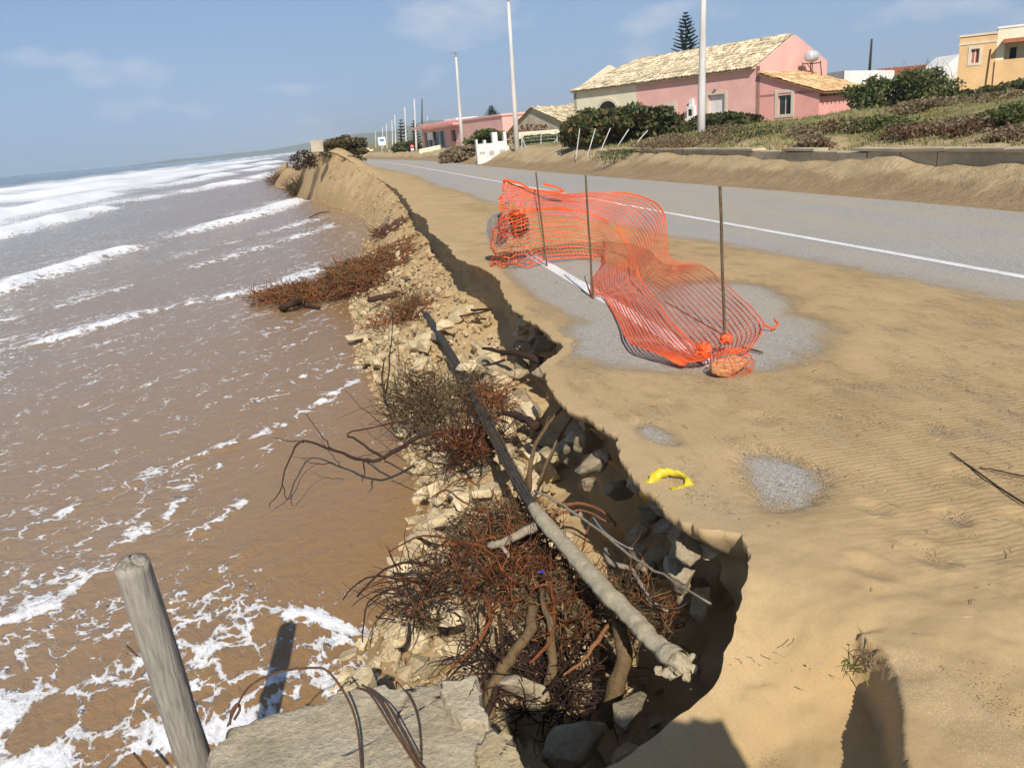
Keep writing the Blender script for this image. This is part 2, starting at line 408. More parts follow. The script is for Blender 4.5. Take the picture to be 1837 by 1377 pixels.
SHORE = np.array([(-6, -10), (1, -7), (1.8, -2.2), (2.4, -1.15), (3.0, -.8), (3.88, -.55), (4.37, -.46), (5.0, -.12), (5.8, .04), (6.9, .17), (8.5, .05), (10, -.15), (11.5, -.31),
                  (14, -.35), (17, -.5), (22, -.2), (27, .1), (31, .35), (36, .2), (40, -.4), (44, -1.1), (48, -1.95), (53, -3.0), (60, -4.4), (80, -7.4), (120, -11), (400, -26)], float)
FOOT = np.array([(-6, -1.25), (1.9, -1.2), (2.6, -1.18), (3.5, -1.08), (5, -.98), (7, -.88), (9, -.72), (11, -.58), (14, -.48), (20, -.42), (27, -.3), (33, -.12), (38, .1), (42, .6), (47, 1.2), (55, .8), (65, .2), (400, -.1)], float)
UND = np.array([(-6, .05), (2, .18), (2.7, .24), (3.3, .30), (5.2, .28), (5.8, .32), (7, .28), (10, .24), (14, .22), (20, .22), (26, .14), (30, .1), (36, .03), (400, .02)], float)
L1 = np.array([(-20, 2.35), (7.4, 2.34), (9.85, 2.36), (20, 2.2), (40, 1.75), (60, .9), (90, -.6), (150, -5), (400, -40)], float)
L2 = np.array([(-20, 6.3), (6.3, 6.19), (14.5, 5.83), (28.9, 5.37), (52.6, 4.5), (78, 3.4), (110, 2.0), (150, -.5), (400, -34)], float)
L3 = np.array([(-20, 9.8), (9.9, 9.61), (14.3, 9.43), (21.4, 8.9), (31.5, 8.2), (52, 7.3), (78, 6.0), (110, 4.6), (150, 2.3), (400, -30)], float)
RB = np.array([(-20, 6.4), (3, 5.9), (5.57, 5.45), (7.8, 5.2), (10, 5.0), (11.7, 4.7), (16, 4.0), (21.9, 3.4), (30, 3.2), (42, 3.0), (60, 2.1), (100, -1.4), (400, -50)], float)
def smooth_interp(y, T, w):
    y = np.asarray(y, float); r = 0
    for k, g in ((-1., .25), (0., .5), (1., .25)): r = r + g*np.interp(y+k*w*np.clip(y/20, .05, 1), T[:, 0], T[:, 1])
    return r
def lipx(y):
    y = np.asarray(y, float)
    return np.interp(y, LIP[:, 0], LIP[:, 1]) + (.06*fbm(y*2.6, 3.3, s=5) + .045*fbm(y*8, 1.3, s=9) + .022*fbm(y*26, 4.3, s=11)*sst(14, 6, y))*sst(1.7, 2.3, y)
def shorex(y): return np.interp(y, SHORE[:, 0], SHORE[:, 1]) + .10*fbm(np.asarray(y)*1.7, 9.1, s=3)
_TY = np.concatenate([np.arange(.8, 12, .01), np.arange(12, 140, .05)])
_TL, _TS, _TF = lipx(_TY), shorex(_TY), np.interp(_TY, FOOT[:, 0], FOOT[:, 1])
def _ti(y):
    i = int((y-.8)/.01) if y < 12 else 1120+int((y-12)/.05)
    return max(0, min(len(_TY)-1, i))
def lip1(y): return float(_TL[_ti(y)])
def shore1(y): return float(_TS[_ti(y)])
def tal1(x, y):
    i = _ti(y); l, s, f = _TL[i], _TS[i], _TF[i]
    q = min(1., max(0., (l-x)/max(l-s, .05))); return float(f+(SEA-.03-f)*q**1.1)
def rz(y): return -.6*sst(60, 140, y)          # the road drops gently in the distance
SCARP = np.array([(1.0, 1.0), (1.48, 1.235), (1.62, 1.34), (1.77, 1.43), (1.86, 1.455), (1.95, 1.45), (2.05, 1.42)], float)

def exposure(x, y):
    e = sst(-.25, .55, x-np.interp(y, RB[:, 0], RB[:, 1]) + .25*fbm(x*.8, y*.35, s=31))
    def ell(cx, cy, a, b, rot):
        dx, dy = x-cx, y-cy; c, s = math.cos(rot), math.sin(rot)
        return np.sqrt(((dx*c+dy*s)/a)**2 + ((-dx*s+dy*c)/b)**2)
    w = .10*fbm(x*2.2, y*2.2, s=33)
    e = np.maximum(e, sst(1.32, .70, ell(2.62, 5.95, .98, 1.05, .25)+w))
    e = np.maximum(e, sst(1.4, .7, ell(3.3, 6.9, .6, 1.0, -.3)+w))
    e = np.maximum(e, sst(1.4, .7, ell(2.45, 8.7, .62, 2.3, 0.)+w))
    e = np.maximum(e, .80*sst(1.5, .3, ell(1.86, 3.16, .19, .40, -.35)+w*4.+.25*fbm(x*7, y*5, s=35)))
    e = np.maximum(e, .62*sst(1.3, .4, ell(1.52, 3.95, .10, .22, .2)+w*2))
    return e
def dune(x, y):
    return 1.62*np.exp(-(((x+.35+.16*(y-47))/1.5)**2) - ((y-49.5)/6.5)**2) + .75*np.exp(-((x+2.6)/2.)**2-((y-60)/9.)**2)
def top_z(x, y):
    th = .030 + .018*fbm(x*.9, y*.6, s=41) + .007*fbm(x*4, y*3, s=43) - .085*exposure(x, y)
    l = lipx(y)
    # loose sand heaped along the broken edge, dunes in the distance
    th = th + .05*sst(.9, .15, x-l)*sst(3.2, 2.4, y) + (.10*sst(10, 22, y))*np.exp(-((x-l-.4)/.55)**2)*(.7+.6*fbm(x*2, y*.8, s=45))
    hump = .05*np.exp(-((x-2.3)/.7)**2-((y-1.9)/.35)**2)
    th = th + hump
    # hollow in the foreground, with a broken edge on its right
    sx = np.interp(y, SCARP[:, 0], SCARP[:, 1]) + .03*fbm(y*6, 2.2, s=47)
    edge = np.where(y < 1.97, sst(.012, -.012, x-sx), sst(.10, -.32, x-sx-.05))
    bowl = .30*edge*sst(2.42, 1.78, y + .12*fbm(x*5, y*5, s=49))
    th = th - bowl*(.8+.2*sst(1.5, .9, x))
    # footprints and slumps
    for fx, fy, fr_, fd in ((2.05, 2.72, .05, .02), (2.3, 2.55, .05, .02), (2.0, 2.3, .06, .025), (2.55, 2.45, .05, .02), (1.72, 2.28, .05, .02), (2.62, 2.85, .06, .02), (2.15, 3.9, .07, .015), (2.9, 3.4, .07, .015), (1.75, 4.6, .06, .012)):
        q = np.hypot(x-fx, (y-fy)*.7)/fr_; th = th - fd*.7*np.exp(-q*q) + fd*.3*np.exp(-(q-1.6)**2*4)
    th = th + .012*fbm(x*9, y*9, s=51)*sst(3.4, 1.8, y)
    return th
def talus_z(x, y):
    l, s = lipx(y), shorex(y); f = np.interp(y, FOOT[:, 0], FOOT[:, 1])
    q = np.clip((l-x)/np.maximum(l-s, .05), -.2, 1)
    return f + (SEA-.03-f)*np.clip(q, 0, 1)**1.1
def build_bank():
    ys = [.9]
    while ys[-1] < 130: ys.append(ys[-1] + max(.014, .0062*ys[-1]))
    ys = np.array(ys); n = len(ys)
    xa = [2.4]; st = .014
    while xa[-1] < 13: xa.append(xa[-1]+st); st *= 1.035
    xb_ = [.5]; st = .02
    while xb_[-1] > -26: xb_.append(xb_[-1]-st); st *= 1.09
    XG = np.concatenate([xb_[::-1], np.arange(.512, 2.395, .0115), xa])[::-1]
    l, s = lipx(ys)[:, None], shorex(ys)[:, None]
    f = np.interp(ys, FOOT[:, 0], FOOT[:, 1])[:, None]; und = np.interp(ys, UND[:, 0], UND[:, 1])[:, None]
    Y = ys[:, None]
    xi = np.maximum(XG[None, :] + 0*Y, l); xi[:, -1] = l[:, 0]; yi = np.broadcast_to(Y, xi.shape)
    th = top_z(xi, yi)
    onroad = (xi > np.where(yi < 2.45, np.maximum(l+.2, 1.62), l+.10)) & (xi < np.interp(yi, L3[:, 0], L3[:, 1])+.02)
    zi = np.where(onroad, np.maximum(th, .0075), th) + rz(yi) + dune(xi, yi)
    # wall under the lip
    wq = np.linspace(0, 1, 26)[None, 1:]
    z0 = zi[:, -1:]
    zw = z0 + (f + .0 - z0)*wq + 0*Y
    yy = np.broadcast_to(Y, zw.shape)
    rough = fbm(yy*3.2, zw*5., 1.7, s=61)*.11 + fbm(yy*9, zw*12, 4.1, s=63)*.07 + fbm(yy*22, zw*28, 7.1, s=65)*.03*sst(10, 5, yy)
    rough = rough*sst(48, 25, yy)
    xw = l + und*1.2*sst(.02, .26, wq)*(1-.35*sst(.5, 1., wq)) + rough*sst(.03, .3, wq)
    # talus down to the water and the sea bed
    tq = np.linspace(0, 1, 34)[None, 1:]
    xt = xw[:, -1:] + (s-xw[:, -1:])*tq
    zt = f + (SEA-.03-f)*tq**1.1
    yt = np.broadcast_to(Y, xt.shape)
    sc = np.clip(l-s, .2, 2)
    zt = zt + (fbm(xt*2.3, yt*1.6, s=71)*.13 + fbm(xt*7, yt*5, s=73)*.05)*np.sin(np.pi*np.clip(tq*.95+.05, 0, 1))*sc*.6
    # slumped ribs on the dune face
    zt = zt + (fbm(xt*1.3+yt*.5, yt*.25, s=75)*.35*np.sin(np.pi*tq))*sst(20, 42, yt)
    bq = np.linspace(0, 1, 12)[None, 1:]
    xb = s - 7*bq; zb = SEA-.03 - .9*bq + 0*Y
    X = np.concatenate([xi, xw, xt, xb], 1); Z = np.concatenate([zi, zw, zt, zb], 1); YY = np.broadcast_to(Y, X.shape)
    m1, m2 = xi.shape[1], xw.shape[1]
    P = np.stack([X, YY, Z], 2)
    thick = np.concatenate([th, np.full((n, X.shape[1]-m1), .2)], 1)
    thick[:, :m1] += sst(.16, .03, xi-l)*.08 + sst(2.3, 2.0, yi)*sst(1.6, 1.4, xi)*.3 + dune(xi, yi)*.3
    wet = np.concatenate([np.zeros_like(xi), .35*wq*np.ones_like(xw)*sst(20, 9, Y), np.clip(tq**3*.9 + 0*xt, 0, 1), np.ones_like(xb)], 1)
    wet[:, m1:] *= np.where(YY[:, m1:] > 30, .35, 1)
    grit = np.zeros_like(X)
    grit[:, :m1] = .85*np.exp(-((xi-1.42)/.17)**2-((yi-3.12)/.38)**2) + .6*np.exp(-((xi-1.3)/.12)**2-((yi-4.1)/.3)**2) + .22*sst(.35, 0., xi-l) + .5*sst(.05, -.05, np.abs(xi-1.5)-.1)*sst(1.95, 1.8, yi)
    rip = np.zeros_like(X); rip[:, :m1] = sst(1.6, 2.4, xi)*sst(1.7, 2.4, yi)
    me = grid_mesh('sand_bank', P, M['sand'], dict(thick=thick, wet=wet, grit=grit, ripple=rip))
    return put('sand_bank', me)
bank = tag(build_bank(), 'eroded sand bank drifted over the road edge, above the water', kind='structure')

def strip(name, ya, yb, A, B, z, mat, dy=.5):
    ys = np.concatenate([np.arange(ya, min(60, yb), dy), np.arange(max(ya, 60), yb+.1, 4.)]) if yb > 60 else np.arange(ya, yb+.01, dy)
    ts = np.linspace(0, 1, 5)
    a, b = A(ys)[:, None], B(ys)[:, None]
    X = a+(b-a)*ts[None]; Yv = np.broadcast_to(ys[:, None], X.shape); Z = np.broadcast_to((z+rz(ys))[:, None], X.shape)
    return put(name, grid_mesh(name, np.stack([X, Yv, Z], 2), mat))
li = lambda T, o=0.: (lambda y: smooth_interp(y, T, 4.)+o)
road = tag(strip('road', -6, 300, lambda y: np.where(y < 2.45, np.maximum(lipx(y)+.2, 1.62), lipx(y)+.10), li(L3), 0., M['asphalt'], .25), 'grey two lane coast road half buried by drifted sand', kind='structure')
o = strip('road_marking', 2.0, 240, li(L1), li(L1, .15), .004, M['line']); tag(o, 'white edge line showing beneath the orange net', kind='structure')
o = strip('road_marking', -5, 240, li(L2), li(L2, .12), .004, M['line']); tag(o, 'long white centre line of the coast road', kind='structure')

# -------- sea: a fan of water with real swell, foam laid along the crests
def seg_dist(px, py, poly):
    best = np.full(px.shape, 1e9)
    for (x0, y0), (x1, y1) in zip(poly[:-1], poly[1:]):
        dx, dy = x1-x0, y1-y0; L = dx*dx+dy*dy
        t = np.clip(((px-x0)*dx+(py-y0)*dy)/L, 0, 1)
        best = np.minimum(best, np.hypot(px-x0-t*dx, py-y0-t*dy))
    return best
def signed_side(px, py, poly):
    # x of the polyline at this y: positive on the land side
    P = np.array(sorted(poly, key=lambda q: q[1])); return px-np.interp(py, P[:, 1], P[:, 0])
CRESTS = [  # points (x, y), width, height, foam
    ([(-34, 2), (-15, 15), (-10.2, 24.2), (-8.2, 33.5), (-4.6, 43.7), (-3.5, 52)], .75, .22, .42),
    ([(-60, 5), (-28, 30), (-18.7, 46.2), (-18.6, 71.7), (-16.9, 80.6), (-12, 100), (-9, 140)], 1.5, .45, .55),
    ([(-90, 5), (-48, 36), (-30, 62), (-27, 88), (-23, 120), (-15, 190)], 2.2, .6, .55),
    ([(-120, 20), (-60, 70), (-42, 120), (-34, 170), (-22, 260)], 3.4, .7, .55),
    ([(-150, 30), (-90, 90), (-70, 160), (-60, 260), (-40, 420)], 4.5, .7, .5),
    ([(-12, 6), (-6.6, 14.9), (-4.65, 17.7), (-2.7, 18.7), (-1.0, 21)], .30, .05, .24),
    ([(-8, 18), (-5, 24.5), (-2.6, 29), (-1., 33)], .32, .05, .26),
    ([(-6.2, 27), (-3.6, 33), (-1.2, 38)], .30, .04, .24),
    ([(-4.6, 6.0), (-2.17, 8.17), (-1.24, 8.8), (-.32, 10.41), (0, 11.2)], .06, .03, .27),
    ([(-2.5, 9.1), (-1.3, 10.4), (-.5, 12.0)], .05, .02, .16),
    ([(-4.2, 4.9), (-2.72, 5.52), (-2.45, 6.2), (-2.0, 7.26)], .14, .02, .215),
    ([(-2.5, 5.9), (-1.75, 6.4), (-1.4, 6.9)], .06, .02, .20),
    ([(-3.4, 6.9), (-2.2, 7.6), (-1.2, 8.3)], .05, .02, .15),
    ([(-2.1, 5.0), (-1.5, 5.6), (-1.2, 6.0)], .05, .02, .16),
    ([(-4.0, 3.6), (-2.49, 4.25), (-1.93, 4.5), (-1.35, 4.5), (-.95, 4.25), (-.55, 4.1), (-.25, 4.26)], .24, .03, .31),
    ([(-3.4, 3.0), (-2.3, 3.75), (-1.6, 4.0), (-1.1, 3.9), (-.75, 3.55)], .24, .02, .30),
    ([(-1.35, 4.6), (-1.05, 4.95), (-.75, 4.85), (-.45, 4.55)], .09, .02, .27),
    ([(-2.6, 3.2), (-1.7, 3.3), (-1.2, 3.3)], .22, .02, .28),
]
def build_sea():
    rs = [1.4]
    while rs[-1] < 9000: rs.append(rs[-1]*1.0115)
    rs = np.array(rs); th = np.radians(np.concatenate([np.linspace(-115, -50, 60)[:-1], np.linspace(-50, 12, 270)]))
    r, t = np.meshgrid(rs, th, indexing='ij')
    x, y = .6 + r*np.sin(t), .3 + r*np.cos(t)
    off = shorex(y) - x
    wx = x + .35*fbm(x*.5, y*.5, s=81)*np.clip(off/6, .25, 1.5) + 2.6*fbm(x*.07, y*.05, s=82)*sst(8, 40, off); wy = y + .35*fbm(x*.5+9, y*.5, s=83)*np.clip(off/6, .25, 1.5)
    z = np.zeros_like(x); foam = np.full_like(x, .005)
    for poly, w, h, fo in CRESTS:
        P = np.array(poly); bb = 4*w+2
        m = (wx > P[:, 0].min()-bb) & (wx < P[:, 0].max()+bb) & (wy > P[:, 1].min()-bb) & (wy < P[:, 1].max()+bb)
        if not m.any(): continue
        d = seg_dist(wx[m], wy[m], poly); sd_ = signed_side(wx[m], wy[m], poly)
        sgn = np.where(sd_ > 0, d, -d)
        fr = np.where(sgn > 0, np.exp(-(sgn/(w*.55))**2), np.exp(-(sgn/(w*1.8))**2))
        brk = .55 + 1.2*fbm(x[m]/(w*3.), y[m]/(w*4.5), s=85)
        z[m] += h*fr*np.clip(brk+.2, .3, 1.2)
        ff = np.where(sgn > 0, np.exp(-(sgn/(w*.8))**2), np.exp(-np.abs(sgn/(w*2.2))))
        foam[m] = np.maximum(foam[m], fo*ff*np.clip(brk+.15, 0, 1.15))
    # open sea swell and chop
    far = sst(6, 60, off)
    ph = (x*.93 + y*.28)
    z += far*(.22*np.sin(ph*.42+1.5*fbm(x*.03, y*.03, s=87)) + .12*fbm(x*.35, y*.2, s=89))
    z += .018*fbm(x*2.2, y*1.5, s=91)*sst(.2, 3, off) + .05*far*fbm(x*1.2, y*.8, s=93)
    # breaker zone and whitecaps
    bz = sst(14, 22, off)*sst(110, 55, off)
    foam = foam + .30*bz*(.62+.9*fbm(x*.10, y*.04, s=95))
    foam = foam + .10*sst(110, 200, off)*np.clip(fbm(x*.05, y*.02, s=97), 0, 1)
    foam = foam + .05*sst(2.2, 5., off)*sst(16, 8, off)*(-.4+1.2*fbm(x*.22, y*.14, s=99)) - .035*sst(5.2, 6.5, y)*sst(12, 9, y)*sst(3.5, 2., off)
    foam = foam - .10*np.exp(-((x+.3)/.55)**2-((y-6.2)/1.1)**2) - .05*np.exp(-((x+.8)/.8)**2-((y-6.6)/1.)**2)
    calm = sst(0, .9, off)
    o2 = np.interp(off, [-5, 0, 1.2, 3, 6, 12, 20, 40, 100, 400], [0, 0, .10, .22, .32, .46, .62, .72, .88, 1.])
    P = np.stack([x, y, SEA + z*np.clip(calm+.1, 0, 1)], 2)
    fleck = .02 + .10*sst(1.2, 4., off)*sst(30, 12, off)*(.5+1.2*fbm(x*.3, y*.18, s=125)) + .05*bz - .3*np.exp(-((x+.1)/.7)**2-((y-6.)/1.3)**2)
    yq = np.concatenate([np.arange(-20, 60, .05), np.arange(60, 9200, 5.)])
    phi = np.radians(np.interp(yq, [2, 4.5, 7, 9, 14, 22, 40], [12, 22, 42, 52, 60, 70, 76]))
    dq = np.gradient(yq); Gc = np.cumsum(dq/np.tan(phi)); Sc = np.cumsum(dq*np.sin(phi)); i6 = int(np.argmin(np.abs(yq-6.)))
    Gc -= Gc[i6]; Sc -= Sc[i6]
    yc = np.clip(y, -20, 9100); wob = .25*fbm(x*.45, y*.45, s=121); ph_ = np.interp(yc, yq, phi)
    across = (x + 1.5 - np.interp(yc, yq, Gc) + wob)*np.sin(ph_)
    along = (np.interp(yc, yq, Sc) + (x + 1.5)*np.cos(ph_))*np.interp(y, [4.5, 9, 16], [2.3, 1.5, 1.])
    return put('sea', grid_mesh('sea', P, M['sea'], dict(foam=foam, off=o2, across=across, along=along, fleck=fleck)))
tag(build_sea(), 'rough brown and grey sea with white foam', kind='structure')

# -------- land beyond the road
WALLX = lambda y: 11.75-.05*(np.asarray(y, float)-11)
def land_z(x, y):
    x, y = np.asarray(x, float), np.asarray(y, float)
    e = x-np.interp(y, L3[:, 0], L3[:, 1])
    z = -.07 + .10*sst(-.3, 1.6, e) + .52*sst(.7, 2.4, e)*(1+.6*fbm(x*.7, y*.45, s=101))
    near = sst(40, 32, y)
    wl = x-WALLX(y)
    z = z + near*(.12*sst(-.1, .12, wl) + .30*sst(.3, 5, wl)) + (1-near)*.25*sst(1.5, 5, e)
    z = z + .45*np.exp(-((x-24)/6.)**2-((y-25)/9.)**2)*1. + .25*np.exp(-((x-17)/4.5)**2-((y-22)/7.)**2)
    z = z + (.07*fbm(x*.8, y*.8, s=103) + .03*fbm(x*3, y*3, s=105))*sst(1.2, 3, e)
    d = np.hypot(x, y)
    z = z + sst(45, 300, d)*sst(8, 50, e)*1.5 + rz(y)
    return z
def build_land():
    rs = [6.]
    while rs[-1] < 9000: rs.append(rs[-1]*(1.011 if rs[-1] < 80 else 1.04))
    rs = np.array(rs); th = np.radians(np.linspace(-3.3, 100, 330))
    r, t = np.meshgrid(rs, th, indexing='ij'); x, y = r*np.sin(t), r*np.cos(t)
    z = land_z(x, y); e = x-np.interp(y, L3[:, 0], L3[:, 1])
    # coast side of the far land drops below the water
    z = np.where((x < np.interp(y, LIP[:, 0], LIP[:, 1])-.5) | ((e < -2.) & (y < 200)), SEA-.8, z)
    zone = np.interp(e + .35*fbm(x*.5, y*.5, s=107), [-1, 1.0, 1.7, 3.1, 4.2, 6.], [0, .05, .33, .42, .62, 1.])
    return put('ground', grid_mesh('ground', np.stack([x, y, z], 2), M['ground'], dict(zone=zone)))
tag(build_land(), 'sandy verge and grassy rise beyond the road', kind='structure')
def build_hills():
    n = 220; th = np.radians(np.linspace(-16, 60, n)); q = np.linspace(0, 1, 12)
    t, k = np.meshgrid(th, q, indexing='ij')
    r = 2300 + 900*k
    h = (40 + 26*fbm(t*9, 2., s=111) + 10*fbm(t*40, 3., s=113))*(.50*sst(-.28, -.12, t) + .35*sst(-.09, .02, t) + .25*sst(.0, .10, t))
    z = np.sin(k*np.pi*.5)*h - 2
    return put('hills', grid_mesh('hills', np.stack([r*np.sin(t), r*np.cos(t), z], 2), M['hill']))
tag(build_hills(), 'low hazy hills along the coast', kind='structure')

# ------------------------------------------------------------------ rocks on the talus
def rock_mesh(name, seed, mat, n=20, bev=.05, flat=(1, 1, 1)):
    r = random.Random(seed); bm = bmesh.new()
    for i in range(n):
        v = Vector((r.gauss(0, 1), r.gauss(0, 1), r.gauss(0, 1))).normalized()*r.uniform(.78, 1.)
        v = Vector((max(-.82, min(.82, v.x)), max(-.82, min(.82, v.y)), max(-.8, min(.8, v.z))))
        bm.verts.new((v.x*flat[0]*.5, v.y*flat[1]*.5, v.z*flat[2]*.5))
    res = bmesh.ops.convex_hull(bm, input=bm.verts)
    bmesh.ops.delete(bm, geom=[g for g in bm.verts if not g.link_faces], context='VERTS')
    bmesh.ops.dissolve_limit(bm, angle_limit=.25, verts=bm.verts, edges=bm.edges)
    bmesh.ops.bevel(bm, geom=bm.edges[:], offset=bev, segments=1, profile=.6, affect='EDGES', clamp_overlap=True)
    bmesh.ops.triangulate(bm, faces=bm.faces)
    bmesh.ops.subdivide_edges(bm, edges=[e for e in bm.edges if e.calc_length() > .16], cuts=1)
    bmesh.ops.triangulate(bm, faces=bm.faces)
    bmesh.ops.subdivide_edges(bm, edges=[e for e in bm.edges if e.calc_length() > .14], cuts=1)
    bmesh.ops.triangulate(bm, faces=bm.faces)
    co = np.array([v.co for v in bm.verts]); dn = .045*fbm(co[:, 0]*5+seed, co[:, 1]*5, co[:, 2]*5, s=seed, o=3)
    bm.normal_update()
    for v, q in zip(bm.verts, dn): v.co += v.normal*float(q)
    me = bpy.data.meshes.new(name); bm.to_mesh(me); bm.free(); me.materials.append(mat)
    return me
ROCKS = [rock_mesh('rock', 100+i, M['rock'], 13, .03, (1, rnd.uniform(.65, 1.), rnd.uniform(.55, .85))) for i in range(16)]
GROCKS = [rock_mesh('rock', 200+i, M['rockgrey'], 12, .03, (1, rnd.uniform(.65, 1.), rnd.uniform(.6, .9))) for i in range(8)]
def place_rock(p, s, meshes, label, group=None, cat='rock', rot=None, sc=None, name='rock'):
    o = put(name, rnd.choice(meshes)); o.location = p
    o.rotation_euler = rot or (rnd.uniform(-.5, .5), rnd.uniform(-.5, .5), rnd.uniform(0, 6.28))
    o.scale = sc or (s*rnd.uniform(.9, 1.25), s*rnd.uniform(.85, 1.1), s*rnd.uniform(.8, 1.05))
    return tag(o, label, cat, group)

BIG = [  # px, py, z, size, mesh kind, label
    (985, 505, -.75, .30, 0, 'cream boulder beside the far end of the fallen black pole'),
    (795, 583, -.62, .34, 0, 'pale blocky boulder right of the pole below the sand cliff'),
    (845, 660, -.62, .36, 0, 'wide cream boulder in the sunlit rubble left of the cliff shade'),
    (930, 670, -.55, .24, 0, 'cream boulder at the mouth of the shaded notch'),
    (950, 735, -.58, .25, 0, 'pale smooth boulder below the jutting sand lip'),
    (905, 815, -.62, .26, 0, 'pale boulder right of the pole beside the upright dead stem'),
    (985, 815, -.6, .30, 0, 'broad cream boulder in front of the dead stem fork'),
    (870, 880, -.85, .24, 0, 'pale square boulder left of the pole above the root pile'),
    (760, 880, -1.05, .16, 0, 'rounded white stone at the water edge by the red root strands'),
    (800, 930, -.95, .30, 0, 'flat cream slab rock at the brown water edge'),
    (770, 960, -1.1, .34, 0, 'flat pale slab rock half in the brown water'),
    (720, 1015, -1.05, .18, 0, 'small pale stone at the waterline left of the root pile'),
    (715, 1130, -.95, .24, 0, 'sunlit pale boulder above the white foam'),
    (800, 1100, -.85, .30, 0, 'large pale boulder under the left of the root pile'),
    (930, 1130, -.8, .22, 0, 'round cream stone among the roots beside the split stump'),
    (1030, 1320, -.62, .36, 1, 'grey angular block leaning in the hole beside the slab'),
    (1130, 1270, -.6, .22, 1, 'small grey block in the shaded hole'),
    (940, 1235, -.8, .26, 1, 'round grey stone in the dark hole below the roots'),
    (640, 605, -1.17, .55, 0, 'flat pale rock lying in the shallow water'),
    (680, 580, -1.15, .42, 0, 'low pale rock washed by the shallows'),
    (660, 650, -1.2, .35, 0, 'flat rock just breaking the shallow water'),
    (640, 1215, -1.0, .20, 0, 'tawny stone between the foam and the concrete slab'),
    (700, 540, -1.0, .36, 0, 'pale rock beneath the reddish bush heap'),
    (760, 660, -.9, .32, 0, 'cream boulder inside the green brown bush'),
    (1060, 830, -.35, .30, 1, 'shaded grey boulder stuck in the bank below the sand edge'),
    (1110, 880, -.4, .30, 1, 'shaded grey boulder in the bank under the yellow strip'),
]
for px, py, z, s, k, lab in BIG:
    p = onz(px, py, z); fl = s > .3 and z < -1.
    place_rock(p, s, (ROCKS, GROCKS)[k], lab, sc=(s*1.2, s, s*(.35 if fl else .8)), rot=(rnd.uniform(-.25, .25), rnd.uniform(-.25, .25), rnd.uniform(0, 6.28)))
def rubble_zone(n, y0, y1, q0, q1, s0, s1, lab, grp, bias=1.):
    for i in range(n):
        y = y0+(y1-y0)*rnd.random()**bias; q = rnd.uniform(q0, q1)
        l, s = lip1(y), shore1(y); x = l+(s-l)*q
        size = rnd.uniform(s0, s1)*(1-.25*q)
        pale = rnd.random() < .85; t3 = (size/(1-.25*q)-s0)/(s1-s0)
        place_rock((x, y, tal1(x, y)+size*.18), size, ROCKS if pale else GROCKS, ('small ', 'fist shaped ', 'large ')[min(2, int(t3*3))].replace('fist shaped', 'middle sized') + ('cream ' if pale else 'grey ') + lab
                   + (' near the cliff foot' if q < .35 else ' halfway down the slope' if q < .7 else ' at the water edge'), grp)
rubble_zone(62, 2.6, 4.6, .10, 1., .16, .36, 'rubble stone around the near root pile', 'rubble around the near root pile')
rubble_zone(66, 4.6, 7.2, .05, .98, .20, .46, 'rubble stone beside the middle of the fallen pole', 'rubble beside the middle of the pole')
rubble_zone(56, 7.2, 11, .08, .97, .22, .50, 'rubble stone below the shaded notch', 'rubble below the shaded notch', 1.2)
rubble_zone(20, 11, 20, .35, .98, .15, .34, 'stone by the reddish bush heap', 'stones by the far bush heap')
# stones bedded in the shaded wall
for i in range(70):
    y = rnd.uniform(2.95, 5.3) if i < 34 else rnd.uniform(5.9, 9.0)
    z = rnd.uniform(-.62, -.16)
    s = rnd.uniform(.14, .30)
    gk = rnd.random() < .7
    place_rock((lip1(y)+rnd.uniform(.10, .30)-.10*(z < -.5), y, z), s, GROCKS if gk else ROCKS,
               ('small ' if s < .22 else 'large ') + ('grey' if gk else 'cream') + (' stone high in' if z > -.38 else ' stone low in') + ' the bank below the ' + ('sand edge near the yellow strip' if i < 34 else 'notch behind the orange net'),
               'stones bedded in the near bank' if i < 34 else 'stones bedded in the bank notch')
# fine rubble: far too many to count
def fine_rubble():
    protos = []
    for i in range(10):
        r = random.Random(i); bm = bmesh.new()
        for k in range(9): bm.verts.new(Vector((r.gauss(0, 1), r.gauss(0, 1), r.gauss(0, .8))).normalized()*.5)
        bmesh.ops.convex_hull(bm, input=bm.verts); bm.verts.index_update()
        protos.append(([v.co.copy() for v in bm.verts], [tuple(v.index for v in f.verts) for f in bm.faces])); bm.free()
    mb = MB()
    for i in range(5200):
        y = 2.3 + 14*rnd.random()**1.9; q = min(1., rnd.random()**.8*1.03)
        if y > 9 and rnd.random() < .5: q = rnd.uniform(.6, 1.)
        l, s = lip1(y), shore1(y); x = l+(s-l)*q
        z = tal1(x, y); sz = rnd.uniform(.02, .08)*(1 if rnd.random() < .72 else 2.)
        m = Matrix.Translation((x, y, z+sz*.15)) @ Matrix.Rotation(rnd.uniform(0, 6.3), 4, 'Z') @ Matrix.Rotation(rnd.uniform(-1, 1), 4, 'X')
        V, Fc = rnd.choice(protos); mb.add([m @ (v*sz) for v in V], Fc)
    o = mb.build('gravel', M['rock']); tag(o, 'loose limestone chips scattered over the collapsed bank', 'rubble', kind='stuff')
fine_rubble()
